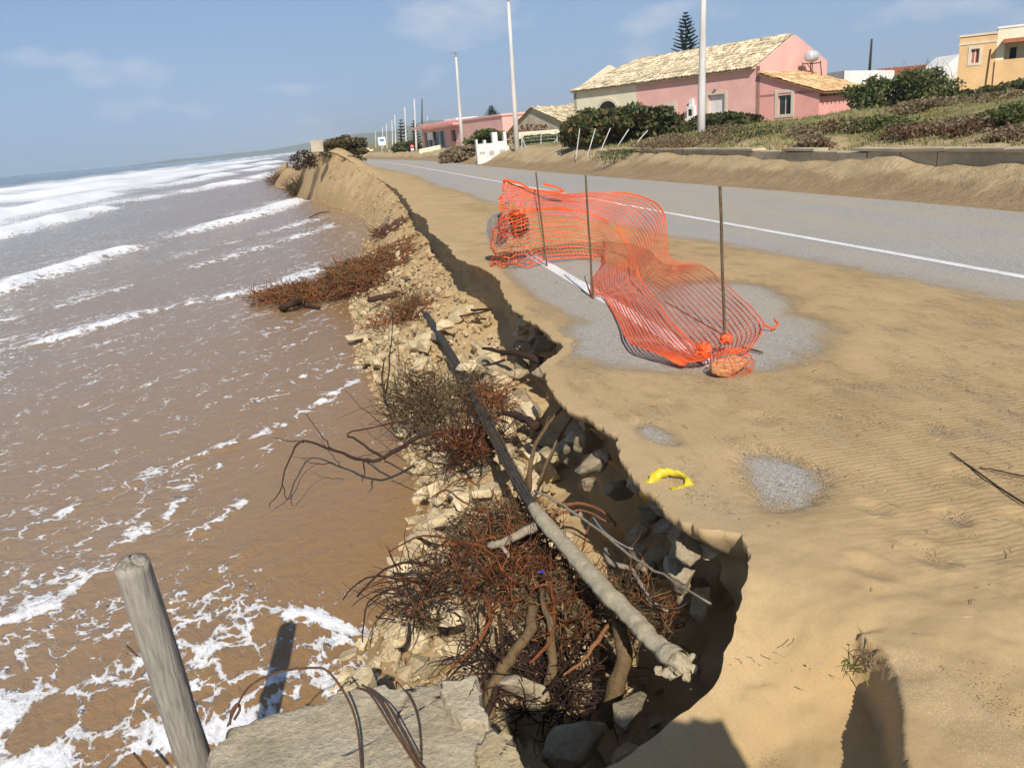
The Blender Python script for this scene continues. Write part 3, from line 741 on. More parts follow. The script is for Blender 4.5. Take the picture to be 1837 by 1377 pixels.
# clods of sand along the foot of the cliff and on the slope
def clods():
    mb = MB(); r = random.Random(5)
    for i in range(700):
        y = 10+38*r.random()**1.5; l, s = lip1(y), shore1(y); q = r.random()**1.2
        x = l+(s-l)*q; z = tal1(x, y); sz = r.uniform(.03, .16)
        bm = bmesh.new()
        for k in range(10): bm.verts.new(Vector((r.gauss(0, 1), r.gauss(0, 1), r.gauss(0, .7))).normalized()*.5*sz)
        bmesh.ops.convex_hull(bm, input=bm.verts); bm.verts.index_update()
        mb.add([v.co+Vector((x, y, z+sz*.1)) for v in bm.verts], [tuple(v.index for v in f.verts) for f in bm.faces]); bm.free()
    o = mb.build('sand_clods', M['clod']); tag(o, 'crumbled sand clods at the foot of the far sand cliff', 'sand clods', kind='stuff')
M['clod'] = m_simple('sand_clod', (.36, .25, .13), (.50, .37, .21), 6., .95, .1, .6, .02)
clods()

# ------------------------------------------------------------------ root tangles, brush and driftwood
def walk(p, d, L, n, curl, grav, r):
    pts = [Vector(p)]; d = Vector(d).normalized(); ax = Vector((r.gauss(0, 1), r.gauss(0, 1), r.gauss(0, 1))).normalized()
    for i in range(n):
        d = (Matrix.Rotation(curl*r.uniform(.2, 1.), 3, ax) @ d + Vector((r.gauss(0, .16), r.gauss(0, .16), r.gauss(0, .16) + grav))).normalized()
        pts.append(pts[-1] + d*(L/n))
    return pts
def strands(mb, r, n, c, rad, L, r0, up=.3, curl=.35, grav=-.03, seg=6, sides=4, centre_bias=.5, lo=None, flat=1.):
    c = Vector(c); rad = Vector(rad)
    for i in range(n):
        u = Vector((r.gauss(0, 1), r.gauss(0, 1), r.gauss(0, 1))).normalized()*r.random()**centre_bias
        p = c + Vector((u.x*rad.x, u.y*rad.y, u.z*rad.z))
        d = Vector((u.x + r.gauss(0, .6), u.y + r.gauss(0, .6), r.gauss(up, .5)*flat))
        ln = r.uniform(L*.45, L*1.2); q = r.uniform(r0*.5, r0*1.4)
        pts = walk(p, d, ln, seg, curl*r.choice((-1, 1)), grav, r)
        if lo is not None:
            for t in pts: t.z = max(t.z, lo(t.x, t.y)+.01) if lo else t.z
        mb.tube(pts, [q*(1-.75*k/seg) for k in range(seg+1)], sides, False)
def leaves(mb, r, n, c, rad, size, bias=.45, asp=2.2):
    c = Vector(c); rad = Vector(rad)
    for i in range(n):
        u = Vector((r.gauss(0, 1), r.gauss(0, 1), r.gauss(0, 1))).normalized()*r.random()**bias
        p = c + Vector((u.x*rad.x, u.y*rad.y, u.z*rad.z)); s = size*r.uniform(.6, 1.3)
        a = Vector((r.gauss(0, 1), r.gauss(0, 1), r.gauss(0, .8))).normalized(); b = a.orthogonal().normalized()
        b = (Matrix.Rotation(r.uniform(0, 6.28), 3, a) @ b)*s*.5; a = a*s*.5*asp
        mb.add([p-a, p+b*.9, p+a, p-b*.9], [(0, 1, 2, 3)])
def low(x, y):
    return max(tal1(x, y), SEA)
def tangle(name, label, cat, seed, specs, group=None):
    """specs: part name -> (material, list of (kind, args))"""
    r = random.Random(seed); root = empty(name, label, cat, group); first = None
    for part, mat, jobs in specs:
        mb = MB()
        for j in jobs:
            if j[0] == 's': strands(mb, r, *j[1:-1], **j[-1])
            else: leaves(mb, r, *j[1:])
        o = mb.build(part, M[mat], root, True); o['kind'] = 'stuff'
    return root
def px_branch(pts, r0, r1, sides=6, sub=4):
    P = [Vector(onz(x, y, z)) for x, y, z in pts]
    out = []
    for i in range(len(P)-1):
        a, b, c, d = P[max(i-1, 0)], P[i], P[i+1], P[min(i+2, len(P)-1)]
        for k in range(sub):
            t = k/sub
            out.append(.5*((2*b) + (c-a)*t + (2*a-5*b+4*c-d)*t*t + (-a+3*b-3*c+d)*t**3))
    out.append(P[-1]); n = len(out)
    return out, [r0+(r1-r0)*i/(n-1) for i in range(n)]
def branch(name, label, cat, pts, r0, r1, mat, sides=7, jitter=.0, parent=None, group=None):
    P, Rd = px_branch(pts, r0, r1)
    P = [p+Vector((rnd.gauss(0, jitter), rnd.gauss(0, jitter), rnd.gauss(0, jitter))) for p in P]
    Rd = [q*rnd.uniform(.88, 1.12) for q in Rd]
    o = MB().tube(P, Rd, sides).build(name, M[mat], parent, True)
    if not parent: tag(o, label, cat, group)
    return o

# near root pile (bottom centre)
cA = onz(900, 1010, -.72); cB = onz(1010, 1080, -.68); cC = onz(770, 1060, -.80); cD = onz(900, 940, -.72); cE = onz(1140, 1090, -.60)
pit = onz(985, 1210, -.88)
tangle('root_pile', 'large pile of red brown roots and dead twigs under the near end of the pole', 'roots', 11, [
    ('red_roots', 'redroot', [('s', 260, cA, (.42, .38, .12), .27, .0052, dict(lo=low, curl=.5)), ('s', 240, cB, (.32, .36, .14), .24, .0052, dict(lo=low, curl=.5)), ('s', 60, cE, (.18, .34, .12), .24, .005, dict(lo=low, curl=.5)), ('s', 120, cD, (.4, .3, .12), .26, .004, dict(lo=low)), ('s', 60, cC, (.25, .35, .1), .3, .004, dict(lo=low))]),
    ('dark_twigs', 'darktwig', [('s', 150, cA, (.48, .42, .12), .28, .004, dict(lo=low, curl=.45)), ('s', 150, cC, (.26, .40, .10), .30, .004, dict(lo=low, curl=.4)), ('s', 260, pit, (.30, .30, .16), .30, .006, dict(lo=low, curl=.4)), ('s', 90, onz(880, 1180, -.85), (.22, .25, .1), .28, .005, dict(lo=low, curl=.4))]),
    ('brown_twigs', 'browntwig', [('s', 420, cD, (.42, .34, .11), .15, .003, dict(lo=low, curl=.5)), ('s', 520, cB, (.33, .33, .12), .14, .003, dict(lo=low, curl=.5)), ('s', 300, cA, (.42, .36, .1), .14, .003, dict(lo=low, curl=.5)), ('s', 260, cE, (.16, .32, .12), .15, .003, dict(lo=low, up=.5))]),
    ('dry_leaves', 'dryleaf', [('l', 1500, cD, (.42, .33, .09), .016), ('l', 700, cC, (.28, .4, .06), .014), ('l', 900, cB, (.3, .3, .1), .013)]),
    ('straw_litter', 'leafdry', [('l', 400, cB, (.30, .32, .12), .02, .45, 3.5), ('l', 250, cD, (.4, .3, .1), .018, .45, 3.5), ('l', 200, cA, (.4, .35, .1), .018, .45, 3.5)]),
])
# thick rust-coloured roots standing out of the near pile
for i, (pts, r0, r1, mt) in enumerate([
    ([(640, 1070, -.95), (690, 1020, -.8), (760, 1010, -.75), (830, 1050, -.8)], .006, .012, 'darktwig'),
    ([(615, 1075, -1.05), (660, 1035, -.9), (730, 1040, -.85), (800, 1060, -.85)], .004, .011, 'darktwig'),
    ([(650, 1150, -1.05), (660, 1080, -.85), (720, 1050, -.8), (800, 1040, -.8)], .004, .009, 'darktwig'),
    ([(700, 990, -.95), (760, 960, -.75), (850, 985, -.7), (920, 1040, -.72)], .005, .012, 'redroot'),
    ([(865, 1065, -.7), (880, 1100, -.68), (860, 1150, -.75), (800, 1215, -.9)], .014, .006, 'redroot'),
    ([(985, 1030, -.62), (995, 1100, -.6), (985, 1150, -.62), (950, 1190, -.7)], .012, .008, 'redroot'),
    ([(1100, 1110, -.55), (1070, 1150, -.55), (1040, 1190, -.6), (1010, 1210, -.66)], .013, .006, 'barkorange'),
    ([(1000, 905, -.62), (1050, 905, -.56), (1085, 920, -.52), (1105, 942, -.55)], .016, .008, 'barkorange'),
    ([(990, 925, -.6), (1040, 915, -.58), (1090, 935, -.56)], .010, .006, 'barkorange'),
    ([(840, 905, -.8), (800, 880, -.9), (770, 895, -1.0)], .008, .005, 'redroot'),
    ([(860, 870, -.78), (820, 860, -.85), (780, 893, -1.0)], .009, .005, 'redroot'),
    ([(915, 1050, -.72), (960, 1060, -.68), (1000, 1055, -.66)], .014, .010, 'barkorange'),
    ([(1060, 930, -.5), (1040, 1000, -.55), (1030, 1050, -.6)], .006, .004, 'redroot'),
    ([(895, 1105, -.68), (900, 1200, -.8), (870, 1290, -.85)], .010, .02, 'darktwig'),
]):
    labs = ['dark curved root reaching over the brown water, uppermost of three', 'dark root reaching furthest left over the water from the root pile', 'thin dark root hanging toward the foam left of the root pile',
            'arched reddish root across the top left of the root pile', 'red root curving down from the pile to the slab', 'reddish root beside the split stump', 'orange split bark stick above the dark hole',
            'curled orange bark strip right of the pole', 'thin orange bark strip beside the curled strip', 'red root strands fanning toward the white stone', 'long red root strand at the water edge', 'orange splintered wood left of the pole', 'thin red root between pole and pale stick', 'dark root hanging in the hole']
    branch('root', labs[i], 'root', pts, r0, r1, mt, 6, .004)
# driftwood lying on the pile
branch('driftwood', 'smooth grey driftwood branch wedged under the pole', 'driftwood', [(972, 938, -.52), (930, 960, -.55), (895, 975, -.58), (878, 978, -.6)], .030, .022, 'greywood', 10, .003)
branch('driftwood', 'short forked grey stub below the wedged driftwood', 'driftwood', [(893, 972, -.6), (905, 985, -.6), (913, 1000, -.63)], .016, .010, 'greywood', 8, .002)
branch('driftwood', 'long thin pale stick slanting right across the hole to the bank', 'stick', [(960, 880, -.45), (1010, 905, -.40), (1080, 955, -.33), (1130, 995, -.27), (1190, 1030, -.2), (1275, 1083, -.10)], .009, .005, 'greywood', 7, .003)
branch('driftwood', 'bent pale root in the shade right of the pole', 'driftwood', [(1085, 985, -.5), (1095, 1010, -.5), (1130, 1020, -.5), (1150, 1050, -.52), (1165, 1075, -.54), (1200, 1095, -.55)], .016, .010, 'greywood', 8, .004)
branch('driftwood', 'grey twig crossing the pale stick', 'stick', [(1062, 925, -.42), (1090, 960, -.38), (1135, 985, -.36)], .006, .004, 'metal', 6, .002)
branch('stump', 'thick brown root stump standing out of the dark hole', 'stump', [(1110, 1115, -.5), (1118, 1170, -.6), (1105, 1240, -.78), (1085, 1300, -.95)], .035, .045, 'browntwig', 10, .006)
branch('stump', 'brown bent root stump left of the split stump', 'stump', [(955, 1090, -.58), (945, 1140, -.62), (915, 1180, -.72), (880, 1240, -.85), (880, 1290, -.95)], .026, .034, 'browntwig', 10, .006)
branch('stump', 'split stump with orange torn wood', 'stump', [(968, 1055, -.55), (980, 1095, -.56), (992, 1150, -.64), (985, 1220, -.78)], .010, .026, 'browntwig', 9, .007)
# forked dead stem leaning on the rubble
root = empty('dead_stem', 'forked dead stem standing in the rubble right of the pole', 'branch')
branch('stem', '', '', [(948, 885, -.75), (952, 840, -.55), (965, 790, -.35), (1008, 730, -.1)], .022, .012, 'browntwig', 8, .004, root)
branch('stem', '', '', [(965, 870, -.7), (985, 820, -.5), (1010, 775, -.35), (1030, 740, -.25)], .014, .006, 'browntwig', 7, .004, root)
branch('stem', '', '', [(958, 800, -.4), (975, 770, -.3), (985, 745, -.2)], .007, .003, 'browntwig', 6, .003, root)

# middle bush with its dark branch hooked over the water
b0 = onz(760, 720, -.80); b1 = onz(850, 700, -.65); b2 = onz(840, 800, -.78)
root = tangle('uprooted_bush', 'uprooted green brown bush hanging over the water left of the pole', 'bush', 21, [
    ('twigs', 'darktwig', [('s', 150, b0, (.42, .75, .18), .5, .0045, dict(lo=low, up=.5)), ('s', 150, b2, (.35, .4, .14), .5, .005, dict(lo=low))]),
    ('brown_twigs', 'browntwig', [('s', 420, b0, (.40, .8, .2), .36, .0035, dict(lo=low, up=.7, curl=.4)), ('s', 160, b1, (.3, .6, .15), .3, .004, dict(lo=low))]),
    ('red_roots', 'redroot', [('s', 170, b2, (.20, .30, .12), .30, .006, dict(lo=low)), ('s', 120, onz(890, 715, -.6), (.22, .5, .12), .26, .005, dict(lo=low))]),
    ('foliage', 'dryleaf', [('l', 800, b0, (.42, .8, .2), .022), ('l', 350, b1, (.30, .6, .16), .02)]),
])
for pts, r0, r1 in [
    ([(860, 770, -.75), (760, 780, -.8), (690, 820, -.88), (650, 825, -.9), (600, 808, -.92), (545, 792, -.95), (520, 820, -1.0), (505, 870, -1.08), (480, 910, -1.2)], .022, .004),
    ([(690, 820, -.88), (640, 790, -.85), (625, 775, -.8), (680, 765, -.8), (760, 745, -.75)], .012, .005),
    ([(600, 808, -.92), (580, 785, -.85), (560, 760, -.8), (545, 738, -.75)], .007, .003),
    ([(650, 825, -.9), (655, 845, -.95), (648, 865, -1.05)], .009, .003),
    ([(545, 792, -.95), (515, 790, -.93), (490, 782, -.9)], .006, .002),
    ([(505, 870, -1.08), (520, 895, -1.15), (545, 850, -1.05), (575, 830, -1.0)], .005, .002),
    ([(690, 825, -.88), (740, 850, -.95), (790, 850, -1.0)], .008, .003),
    ([(600, 830, -.95), (570, 832, -1.), (540, 820, -1.)], .006, .002),
    ([(690, 640, -.6), (685, 690, -.7), (700, 740, -.8)], .008, .010),
    ([(705, 560, -.45), (700, 640, -.6), (690, 720, -.8)], .006, .010),
    ([(720, 790, -.85), (660, 740, -.75), (620, 700, -.7)], .006, .002),
    ([(720, 760, -.8), (680, 700, -.65), (650, 640, -.55)], .006, .002),
]:
    branch('branch', '', '', pts, r0, r1, 'darktwig', 6, .006, root)

# reddish heap further along, half in the water
h0 = onz(655, 490, -.95); h1 = onz(545, 522, -1.18); h2 = onz(705, 462, -.82)
tangle('bush_heap', 'reddish brown heap of uprooted bushes spread into the shallows', 'bush', 31, [
    ('red_roots', 'redroot', [('s', 702, h0, (.9, 2.1, .22), .42, .0105, dict(lo=low, flat=.28, up=.05, curl=.5)), ('s', 567, h1, (1.15, 1.5, .08), .36, .0105, dict(lo=low, flat=.28, up=0., curl=.5)), ('s', 270, h2, (.5, 2.2, .16), .4, .0105, dict(lo=low, flat=.28, curl=.5))]),
    ('brown_twigs', 'browntwig', [('s', 702, h0, (.95, 2.1, .22), .42, .0095, dict(lo=low, flat=.28, up=.05, curl=.5)), ('s', 405, h1, (1.15, 1.5, .08), .32, .0095, dict(lo=low, flat=.28, up=0., curl=.5)), ('s', 243, h2, (.5, 2., .16), .4, .0095, dict(lo=low, flat=.28, curl=.5))]),
    ('orange_twigs', 'barkorange', [('s', 567, h0, (.9, 2., .23), .36, .0095, dict(lo=low, flat=.28, up=.1, curl=.5)), ('s', 351, h1, (1.1, 1.4, .09), .32, .0095, dict(lo=low, flat=.28, up=.05, curl=.5))]),
    ('dark_twigs', 'darktwig', [('s', 270, h0, (.85, 1.7, .10), .4, .010, dict(lo=low, flat=.28, up=0.)), ('s', 162, h1, (1.1, 1.4, .04), .4, .010, dict(lo=low, flat=.28, up=0.))]),
    ('foliage', 'dryleaf', [('l', 1200, h0, (.8, 1.6, .12), .035), ('l', 500, h1, (.7, 1., .05), .03)]),
])
g0 = onz(735, 560, -.85)
tangle('bush_heap', 'small red twiggy clump beside the far end of the fallen pole', 'bush', 32, [
    ('red_roots', 'redroot', [('s', 200, g0, (.30, 1.0, .14), .45, .006, dict(lo=low)), ('s', 90, onz(690, 580, -1.0), (.3, .6, .08), .4, .006, dict(lo=low))]),
    ('twigs', 'browntwig', [('s', 120, g0, (.3, 1., .2), .5, .005, dict(lo=low, up=.7))]),
])
f0 = onz(700, 415, -.75)
tangle('root_mat', 'flattened purple brown mat of roots below the sand cliff', 'root mat', 33, [
    ('roots', 'redroot', [('s', 120, f0, (.4, 1.3, .06), .5, .010, dict(lo=low, up=0, flat=.3))]),
    ('mat', 'purple', [('s', 260, f0, (.5, 1.4, .03), .35, .022, dict(lo=low, up=-.3, flat=.1, curl=.5, grav=-.12))]),
])
# grey bushes washed against the dune toe
for i, (px, py, z, rad, lab) in enumerate([
    (545, 338, -.85, (1.3, 1.5, .55), 'grey brown uprooted bush in the water at the foot of the dune'),
    (505, 322, -.9, (1.6, 2.0, .7), 'rust brown dead bush at the seaward tip of the dune')]):
    c = onz(px, py, z)
    tangle('washed_bush', lab, 'bush', 41+i, [
        ('twigs', 'browntwig', [('s', 420, c, rad, 1.1, .014, dict(lo=low, up=.5))]),
        ('dark_twigs', 'darktwig', [('s', 160, c, rad, 1.1, .014, dict(lo=low, up=.5))]),
        ('foliage', ('dryleaf', 'redroot')[i], [('l', 1600 if i == 0 else 500, c, tuple(q*.95 for q in rad), .09)])])
# odd dark wood in the shallows
for pts, r0, r1, mt, lab, nm in [
    ([(505, 552, -1.22), (520, 545, -1.12), (540, 543, -1.2)], .09, .05, 'darktwig', 'black waterlogged stump end in the shallows below the heap', 'stump'),
    ([(545, 546, -1.22), (575, 552, -1.25)], .05, .03, 'darktwig', 'short black log beside the black stump end', 'log'),
    ([(660, 538, -.9), (700, 530, -.85), (725, 528, -.85)], .05, .05, 'darktwig', 'short dark log end left of the fallen pole', 'log'),
    ([(845, 556, -.5), (880, 555, -.45), (850, 563, -.55), (800, 570, -.7)], .018, .010, 'darktwig', 'dark root lying across the rubble below the cliff', 'root'),
    ([(990, 655, -.45), (950, 640, -.4), (905, 630, -.45), (865, 625, -.5)], .05, .016, 'darktwig', 'black root sticking out of the shaded notch', 'root'),
    ([(905, 645, -.5), (870, 655, -.6), (830, 650, -.65)], .014, .006, 'darktwig', 'thin black root over the pale rubble', 'root'),
    ([(960, 765, -.5), (930, 745, -.52), (905, 740, -.55)], .045, .018, 'darktwig', 'dark broken root between the boulders right of the pole', 'root'),
    ([(555, 390, -1.22), (575, 382, -1.2), (590, 380, -1.15)], .03, .02, 'darktwig', 'dark stick lying in the shallows off the dune', 'stick'),
    ([(720, 360, -.55), (695, 395, -.7), (680, 420, -.8)], .10, .05, 'greycloth', 'grey fallen slab of bark on the slope under the cliff', 'bark')]:
    branch(nm, lab, nm, pts, r0, r1, mt, 8, r0*.15)

# ------------------------------------------------------------------ the fallen pole, crusted with sand
def fallen_pole():
    root = empty('fallen_pole', 'long fallen black pole lying down the bank, its near end crusted with sand', 'pole')
    pts = [(1218, 1190, -.30), (1150, 1130, -.34), (1040, 1010, -.42), (960, 915, -.50), (900, 810, -.58), (840, 690, -.66), (785, 595, -.75), (745, 535, -.82), (723, 492, -.86)]
    P, _ = px_branch(pts, 1, 1, sub=10); n = len(P)
    mb = MB(); t = np.linspace(0, 1, n)
    Rd = [.028+.026*q + .002*math.sin(q*60) for q in t]
    mb.tube(P, Rd, 16); mb.build('shaft', M['blackpole'], root, True)
    k = int(n*.40)
    # sand crust: a lumpy shell lying on top of the near part
    V, Fc = [], []
    nn = 11
    for i in range(k*3):
        a = i/3; i0 = int(a); f = a-i0; p = P[i0].lerp(P[i0+1], f); d = (P[min(i0+1, n-1)]-P[i0]).normalized()
        side = d.cross(Vector((0, 0, 1))).normalized(); up = side.cross(d).normalized()
        fade = 1-(i/(k*3))**3
        for j in range(nn):
            an = math.pi*(-.12 + 1.24*j/(nn-1))
            pz = p + side*math.cos(an)*.05 + up*math.sin(an)*.05; e = .013 + .006*fade + .020*float(fbm(pz.x*9, pz.y*9, pz.z*9, s=131, o=3)) + .010*float(fbm(pz.x*34, pz.y*34, pz.z*34, s=133, o=2))
            if j in (0, nn-1): e = -.012
            if i >= k*3-4: e = -.01
            V.append(p + (side*math.cos(an) + up*math.sin(an))*(Rd[i0]+e*(1 if e < 0 else fade*.8+.2)))
    for i in range(k*3-1):
        for j in range(nn-1): Fc.append((i*nn+j, (i+1)*nn+j, (i+1)*nn+j+1, i*nn+j+1))
    mb = MB(); mb.add(V, Fc); o = mb.build('sand_crust', M['crust'], root, True)
    # crusted end
    end = rock_mesh('end_cap', 9, M['crust'], 26, .05); o = put('end_cap', end, root); o.location = P[0]+Vector((.0, .0, -.005)); o.scale = (.125, .115, .105); o.rotation_euler = (.4, .3, .2)
    mb = MB(); lr = random.Random(4)
    for k_ in range(26):
        i0 = lr.randint(0, 4); bm = bmesh.new(); c_ = P[i0]+Vector((lr.gauss(.01, .03), lr.gauss(-.02, .03), lr.gauss(-.01, .02))); z_ = lr.uniform(.03, .075)
        for q_ in range(14): bm.verts.new(c_+Vector((lr.gauss(0, 1), lr.gauss(0, 1), lr.gauss(0, 1))).normalized()*z_*.5)
        bmesh.ops.convex_hull(bm, input=bm.verts); bm.verts.index_update()
        mb.add([v.co.copy() for v in bm.verts], [tuple(v.index for v in fc.verts) for fc in bm.faces]); bm.free()
    o = mb.build('sand_lumps', M['crust'], root); o['kind'] = 'stuff'
    # frayed strips along the black part
    for s in range(9):
        i0 = rnd.randint(int(n*.36), int(n*.55)); q = rnd.uniform(.3, 2.6)
        pp = []
        for i in range(i0, min(n-1, i0+rnd.randint(9, 18))):
            d = (P[i+1]-P[i]).normalized(); side = d.cross(Vector((0, 0, 1))).normalized(); up = side.cross(d)
            pp.append(P[i]+(side*math.cos(q)+up*math.sin(q))*(Rd[i]+.004+.008*rnd.random())); q += .02
        o = MB().tube(pp, .0028, 4).build('frayed_strip', M['browntwig'], root)
    return root
def m_crust():
    t = NT('sand_crust'); v = t.coord(); n = t.noise(v, 26, 5, .65)
    c = t.ramp(n, [(.3, (.44, .36, .23)), (.7, (.64, .55, .39))]); c = t.mix(.3, c, t.ramp(t.noise(v, 300, 2, .7), [(.3, .3), (.7, .7)]), 'OVERLAY')
    t.bump(t.math('ADD', n, t.noise(v, 200, 2, .7)), .8, .01); return t.fin(c, .95, .1)
def m_blackpole():
    t = NT('black_pole'); v = t.coord((1, .12, 1.)); n = t.noise(v, 55, 5, .7); n2 = t.noise(t.coord(), 5, 4, .6)
    c = t.ramp(n, [(.35, (.022, .022, .023)), (.55, (.055, .053, .05)), (.82, (.15, .135, .115))])
    c = t.mix(t.ramp(n2, [(.5, 0.), (.8, .35)]), c, (.22, .18, .12))
    t.bump(n, .6, .008); return t.fin(c, .7, .3)
M['crust'] = m_crust(); M['blackpole'] = m_blackpole()
fallen_pole()

# ------------------------------------------------------------------ foreground: concrete, post, wires
def rough_block(name, poly, ztop, zbot, mat, parent=None, tilt=(0, 0), bev=.02, amp=.012, seed=0, res=.03):
    """a broken slab: outline polygon in plan, top surface gently uneven, chipped edge"""
    c = np.mean(np.array(poly), 0); bm = bmesh.new()
    # densify and roughen the outline
    out = []; r = random.Random(seed)
    for (x0, y0), (x1, y1) in zip(poly, poly[1:]+poly[:1]):
        n = max(2, int(math.hypot(x1-x0, y1-y0)/res))
        for k in range(n):
            t = k/n; out.append((x0+(x1-x0)*t + amp*r.gauss(0, 1), y0+(y1-y0)*t + amp*r.gauss(0, 1)))
    rings = []
    for sc, zz in [(q, 0) for q in np.linspace(0, .94, 16)] + [(.965, -.004), (.985, -.012), (1., -.03), (1.01, -.06), (1.02, -.10), (.99, -.16), (.98, -.22), (.97, None)]:
        ring = []
        for x, y in out:
            X, Yv = c[0]+(x-c[0])*sc, c[1]+(y-c[1])*sc
            zt = ztop + tilt[0]*(X-c[0]) + tilt[1]*(Yv-c[1]) + .016*float(fbm(X*4, Yv*4, s=seed)) + .005*float(fbm(X*22, Yv*22, s=seed+3))
            z = zbot if zz is None else zt+zz
            if zz is not None and zz < 0: X += .012*float(fbm(X*14, Yv*14, z*14, s=seed+5)); Yv += .012*float(fbm(X*14, Yv*14, z*14+5, s=seed+7))
            ring.append(bm.verts.new((X, Yv, z)))
            if sc == 0.: ring = ring*len(out); break
        rings.append(ring)
    n = len(out)
    for a, b in zip(rings[:-1], rings[1:]):
        for k in range(n):
            k2 = (k+1) % n
            q = [a[k], a[k2], b[k2], b[k]]
            if a[k] is a[k2]: q = [a[k], b[k2], b[k]]
            bm.faces.new(q)
    bm.faces.new(list(reversed(rings[-1])))
    bmesh.ops.recalc_face_normals(bm, faces=bm.faces)
    for fc in bm.faces: fc.smooth = True
    me = bpy.data.meshes.new(name); bm.to_mesh(me); bm.free(); me.materials.append(mat)
    return put(name, me, parent)
def pxpoly(pts, z): return [tuple(onz(x, y, z)[:2]) for x, y in pts]
slab = rough_block('concrete_slab', pxpoly([(365, 1345), (400, 1300), (470, 1275), (580, 1245), (640, 1228), (720, 1222), (790, 1222), (850, 1212), (858, 1250), (870, 1290), (905, 1320), (940, 1372), (960, 1420), (900, 1500), (350, 1500)], -.33), -.33, -.95, M['concrete'], tilt=(.02, -.02), seed=3)
tag(slab, 'broken grey concrete slab at the water edge below the post', 'concrete slab')
o = rough_block('concrete_slab', pxpoly([(790, 1225), (855, 1213), (865, 1265), (880, 1300), (820, 1290), (795, 1262)], -.29), -.285, -.36, M['concrete'], tilt=(.04, .03), seed=8, res=.02, amp=.006)
tag(o, 'pale cracked concrete flake on the corner of the slab', 'concrete piece')
for i, (pts, z, lab) in enumerate([
    ([(880, 1310), (915, 1320), (935, 1370), (925, 1400), (860, 1400), (850, 1340)], -.27, 'pale jagged concrete lump at the right edge of the slab'),
    ([(600, 1235), (650, 1195), (672, 1205), (660, 1235)], -.60, 'tawny stone wedged between slab and foam')]):
    o = rough_block('concrete_lump', pxpoly(pts, z), z, z-.25, (M['rock'], M['rock'])[i], seed=20+i, res=.02, amp=.008, tilt=(.1, .1)); tag(o, lab, 'stone')
# unseen block added behind the camera to cast the photographer's shadow into the hole
o = rough_block('shadow_block', [(.14, -.62), (.80, -.64), (.82, -.18), (.16, -.16)], 1.74, -.3, M['concrete'], seed=31, tilt=(-.35, 0)); tag(o, 'added unseen block shading the hole in place of the photographer', 'pillar')

def post():
    root = empty('wooden_post', 'weathered grey wooden post leaning at the water edge', 'post')
    b = Vector(onz(352, 1372, -.62)); t = Vector(ony(236, 1010, b.y-.05)); d = (t-b)
    b2 = b-d*.5; n, m = 46, 28; V, Fc = [], []
    ax = d.normalized(); e1 = ax.orthogonal().normalized(); e2 = ax.cross(e1)
    for i in range(n+1):
        q = i/n; p = b2.lerp(t, q)
        for k in range(m):
            an = 2*math.pi*k/m
            r = .073-.012*q + .004*float(fbm(math.cos(an)*1.5, math.sin(an)*1.5, q*5, s=141)) - .012*max(0, float(vnoise(an*2.2, q*1.2, s=143)))**2
            crack = abs(((an*3.1+.3*math.sin(q*9)) % 2.0)-1.0); r -= .006*max(0, .25-crack)*4*(float(vnoise(q*4, an, s=145))*.5+.5)
            g = math.exp(-((q-.52)/.09)**2)*max(0, math.cos(an-.9)); r -= .016*g
            r += .012*math.exp(-((q-.60)/.03)**2)*max(0, math.cos(an-2.2))
            top = (.018*float(fbm(math.cos(an)*2, math.sin(an)*2, s=147))) if i == n else 0
            V.append(p + (e1*math.cos(an)+e2*math.sin(an))*r + ax*top)
    for i in range(n):
        for k in range(m): Fc.append((i*m+k, i*m+(k+1) % m, (i+1)*m+(k+1) % m, (i+1)*m+k))
    # splintered top
    base = len(V)
    for rr in (.62, .3):
        for k in range(m):
            an = 2*math.pi*k/m; V.append(t + (e1*math.cos(an)+e2*math.sin(an))*.06*rr + ax*rnd.uniform(-.012, .02))
    V.append(t+ax*.004)
    for k in range(m):
        k2 = (k+1) % m
        Fc += [(n*m+k, n*m+k2, base+k2, base+k), (base+k, base+k2, base+m+k2, base+m+k), (base+m+k, base+m+k2, base+2*m)]
    MB().add(V, Fc).build('shaft', M['postwood'], root, True)
    return root
def m_postwood():
    t = NT('post_wood'); v = t.coord((1., 1., .10), (0, -.30, 0)); n = t.noise(v, 60, 5, .7); n2 = t.noise(t.coord(), 6, 4, .6)
    c = t.ramp(n, [(.25, (.15, .13, .105)), (.5, (.33, .295, .245)), (.75, (.45, .41, .35))])
    c = t.mix(t.ramp(n2, [(.4, 0.), (.8, .4)]), c, (.40, .33, .24))
    t.bump(n, .8, .012); return t.fin(c, .85, .2)
M['postwood'] = m_postwood()
post()
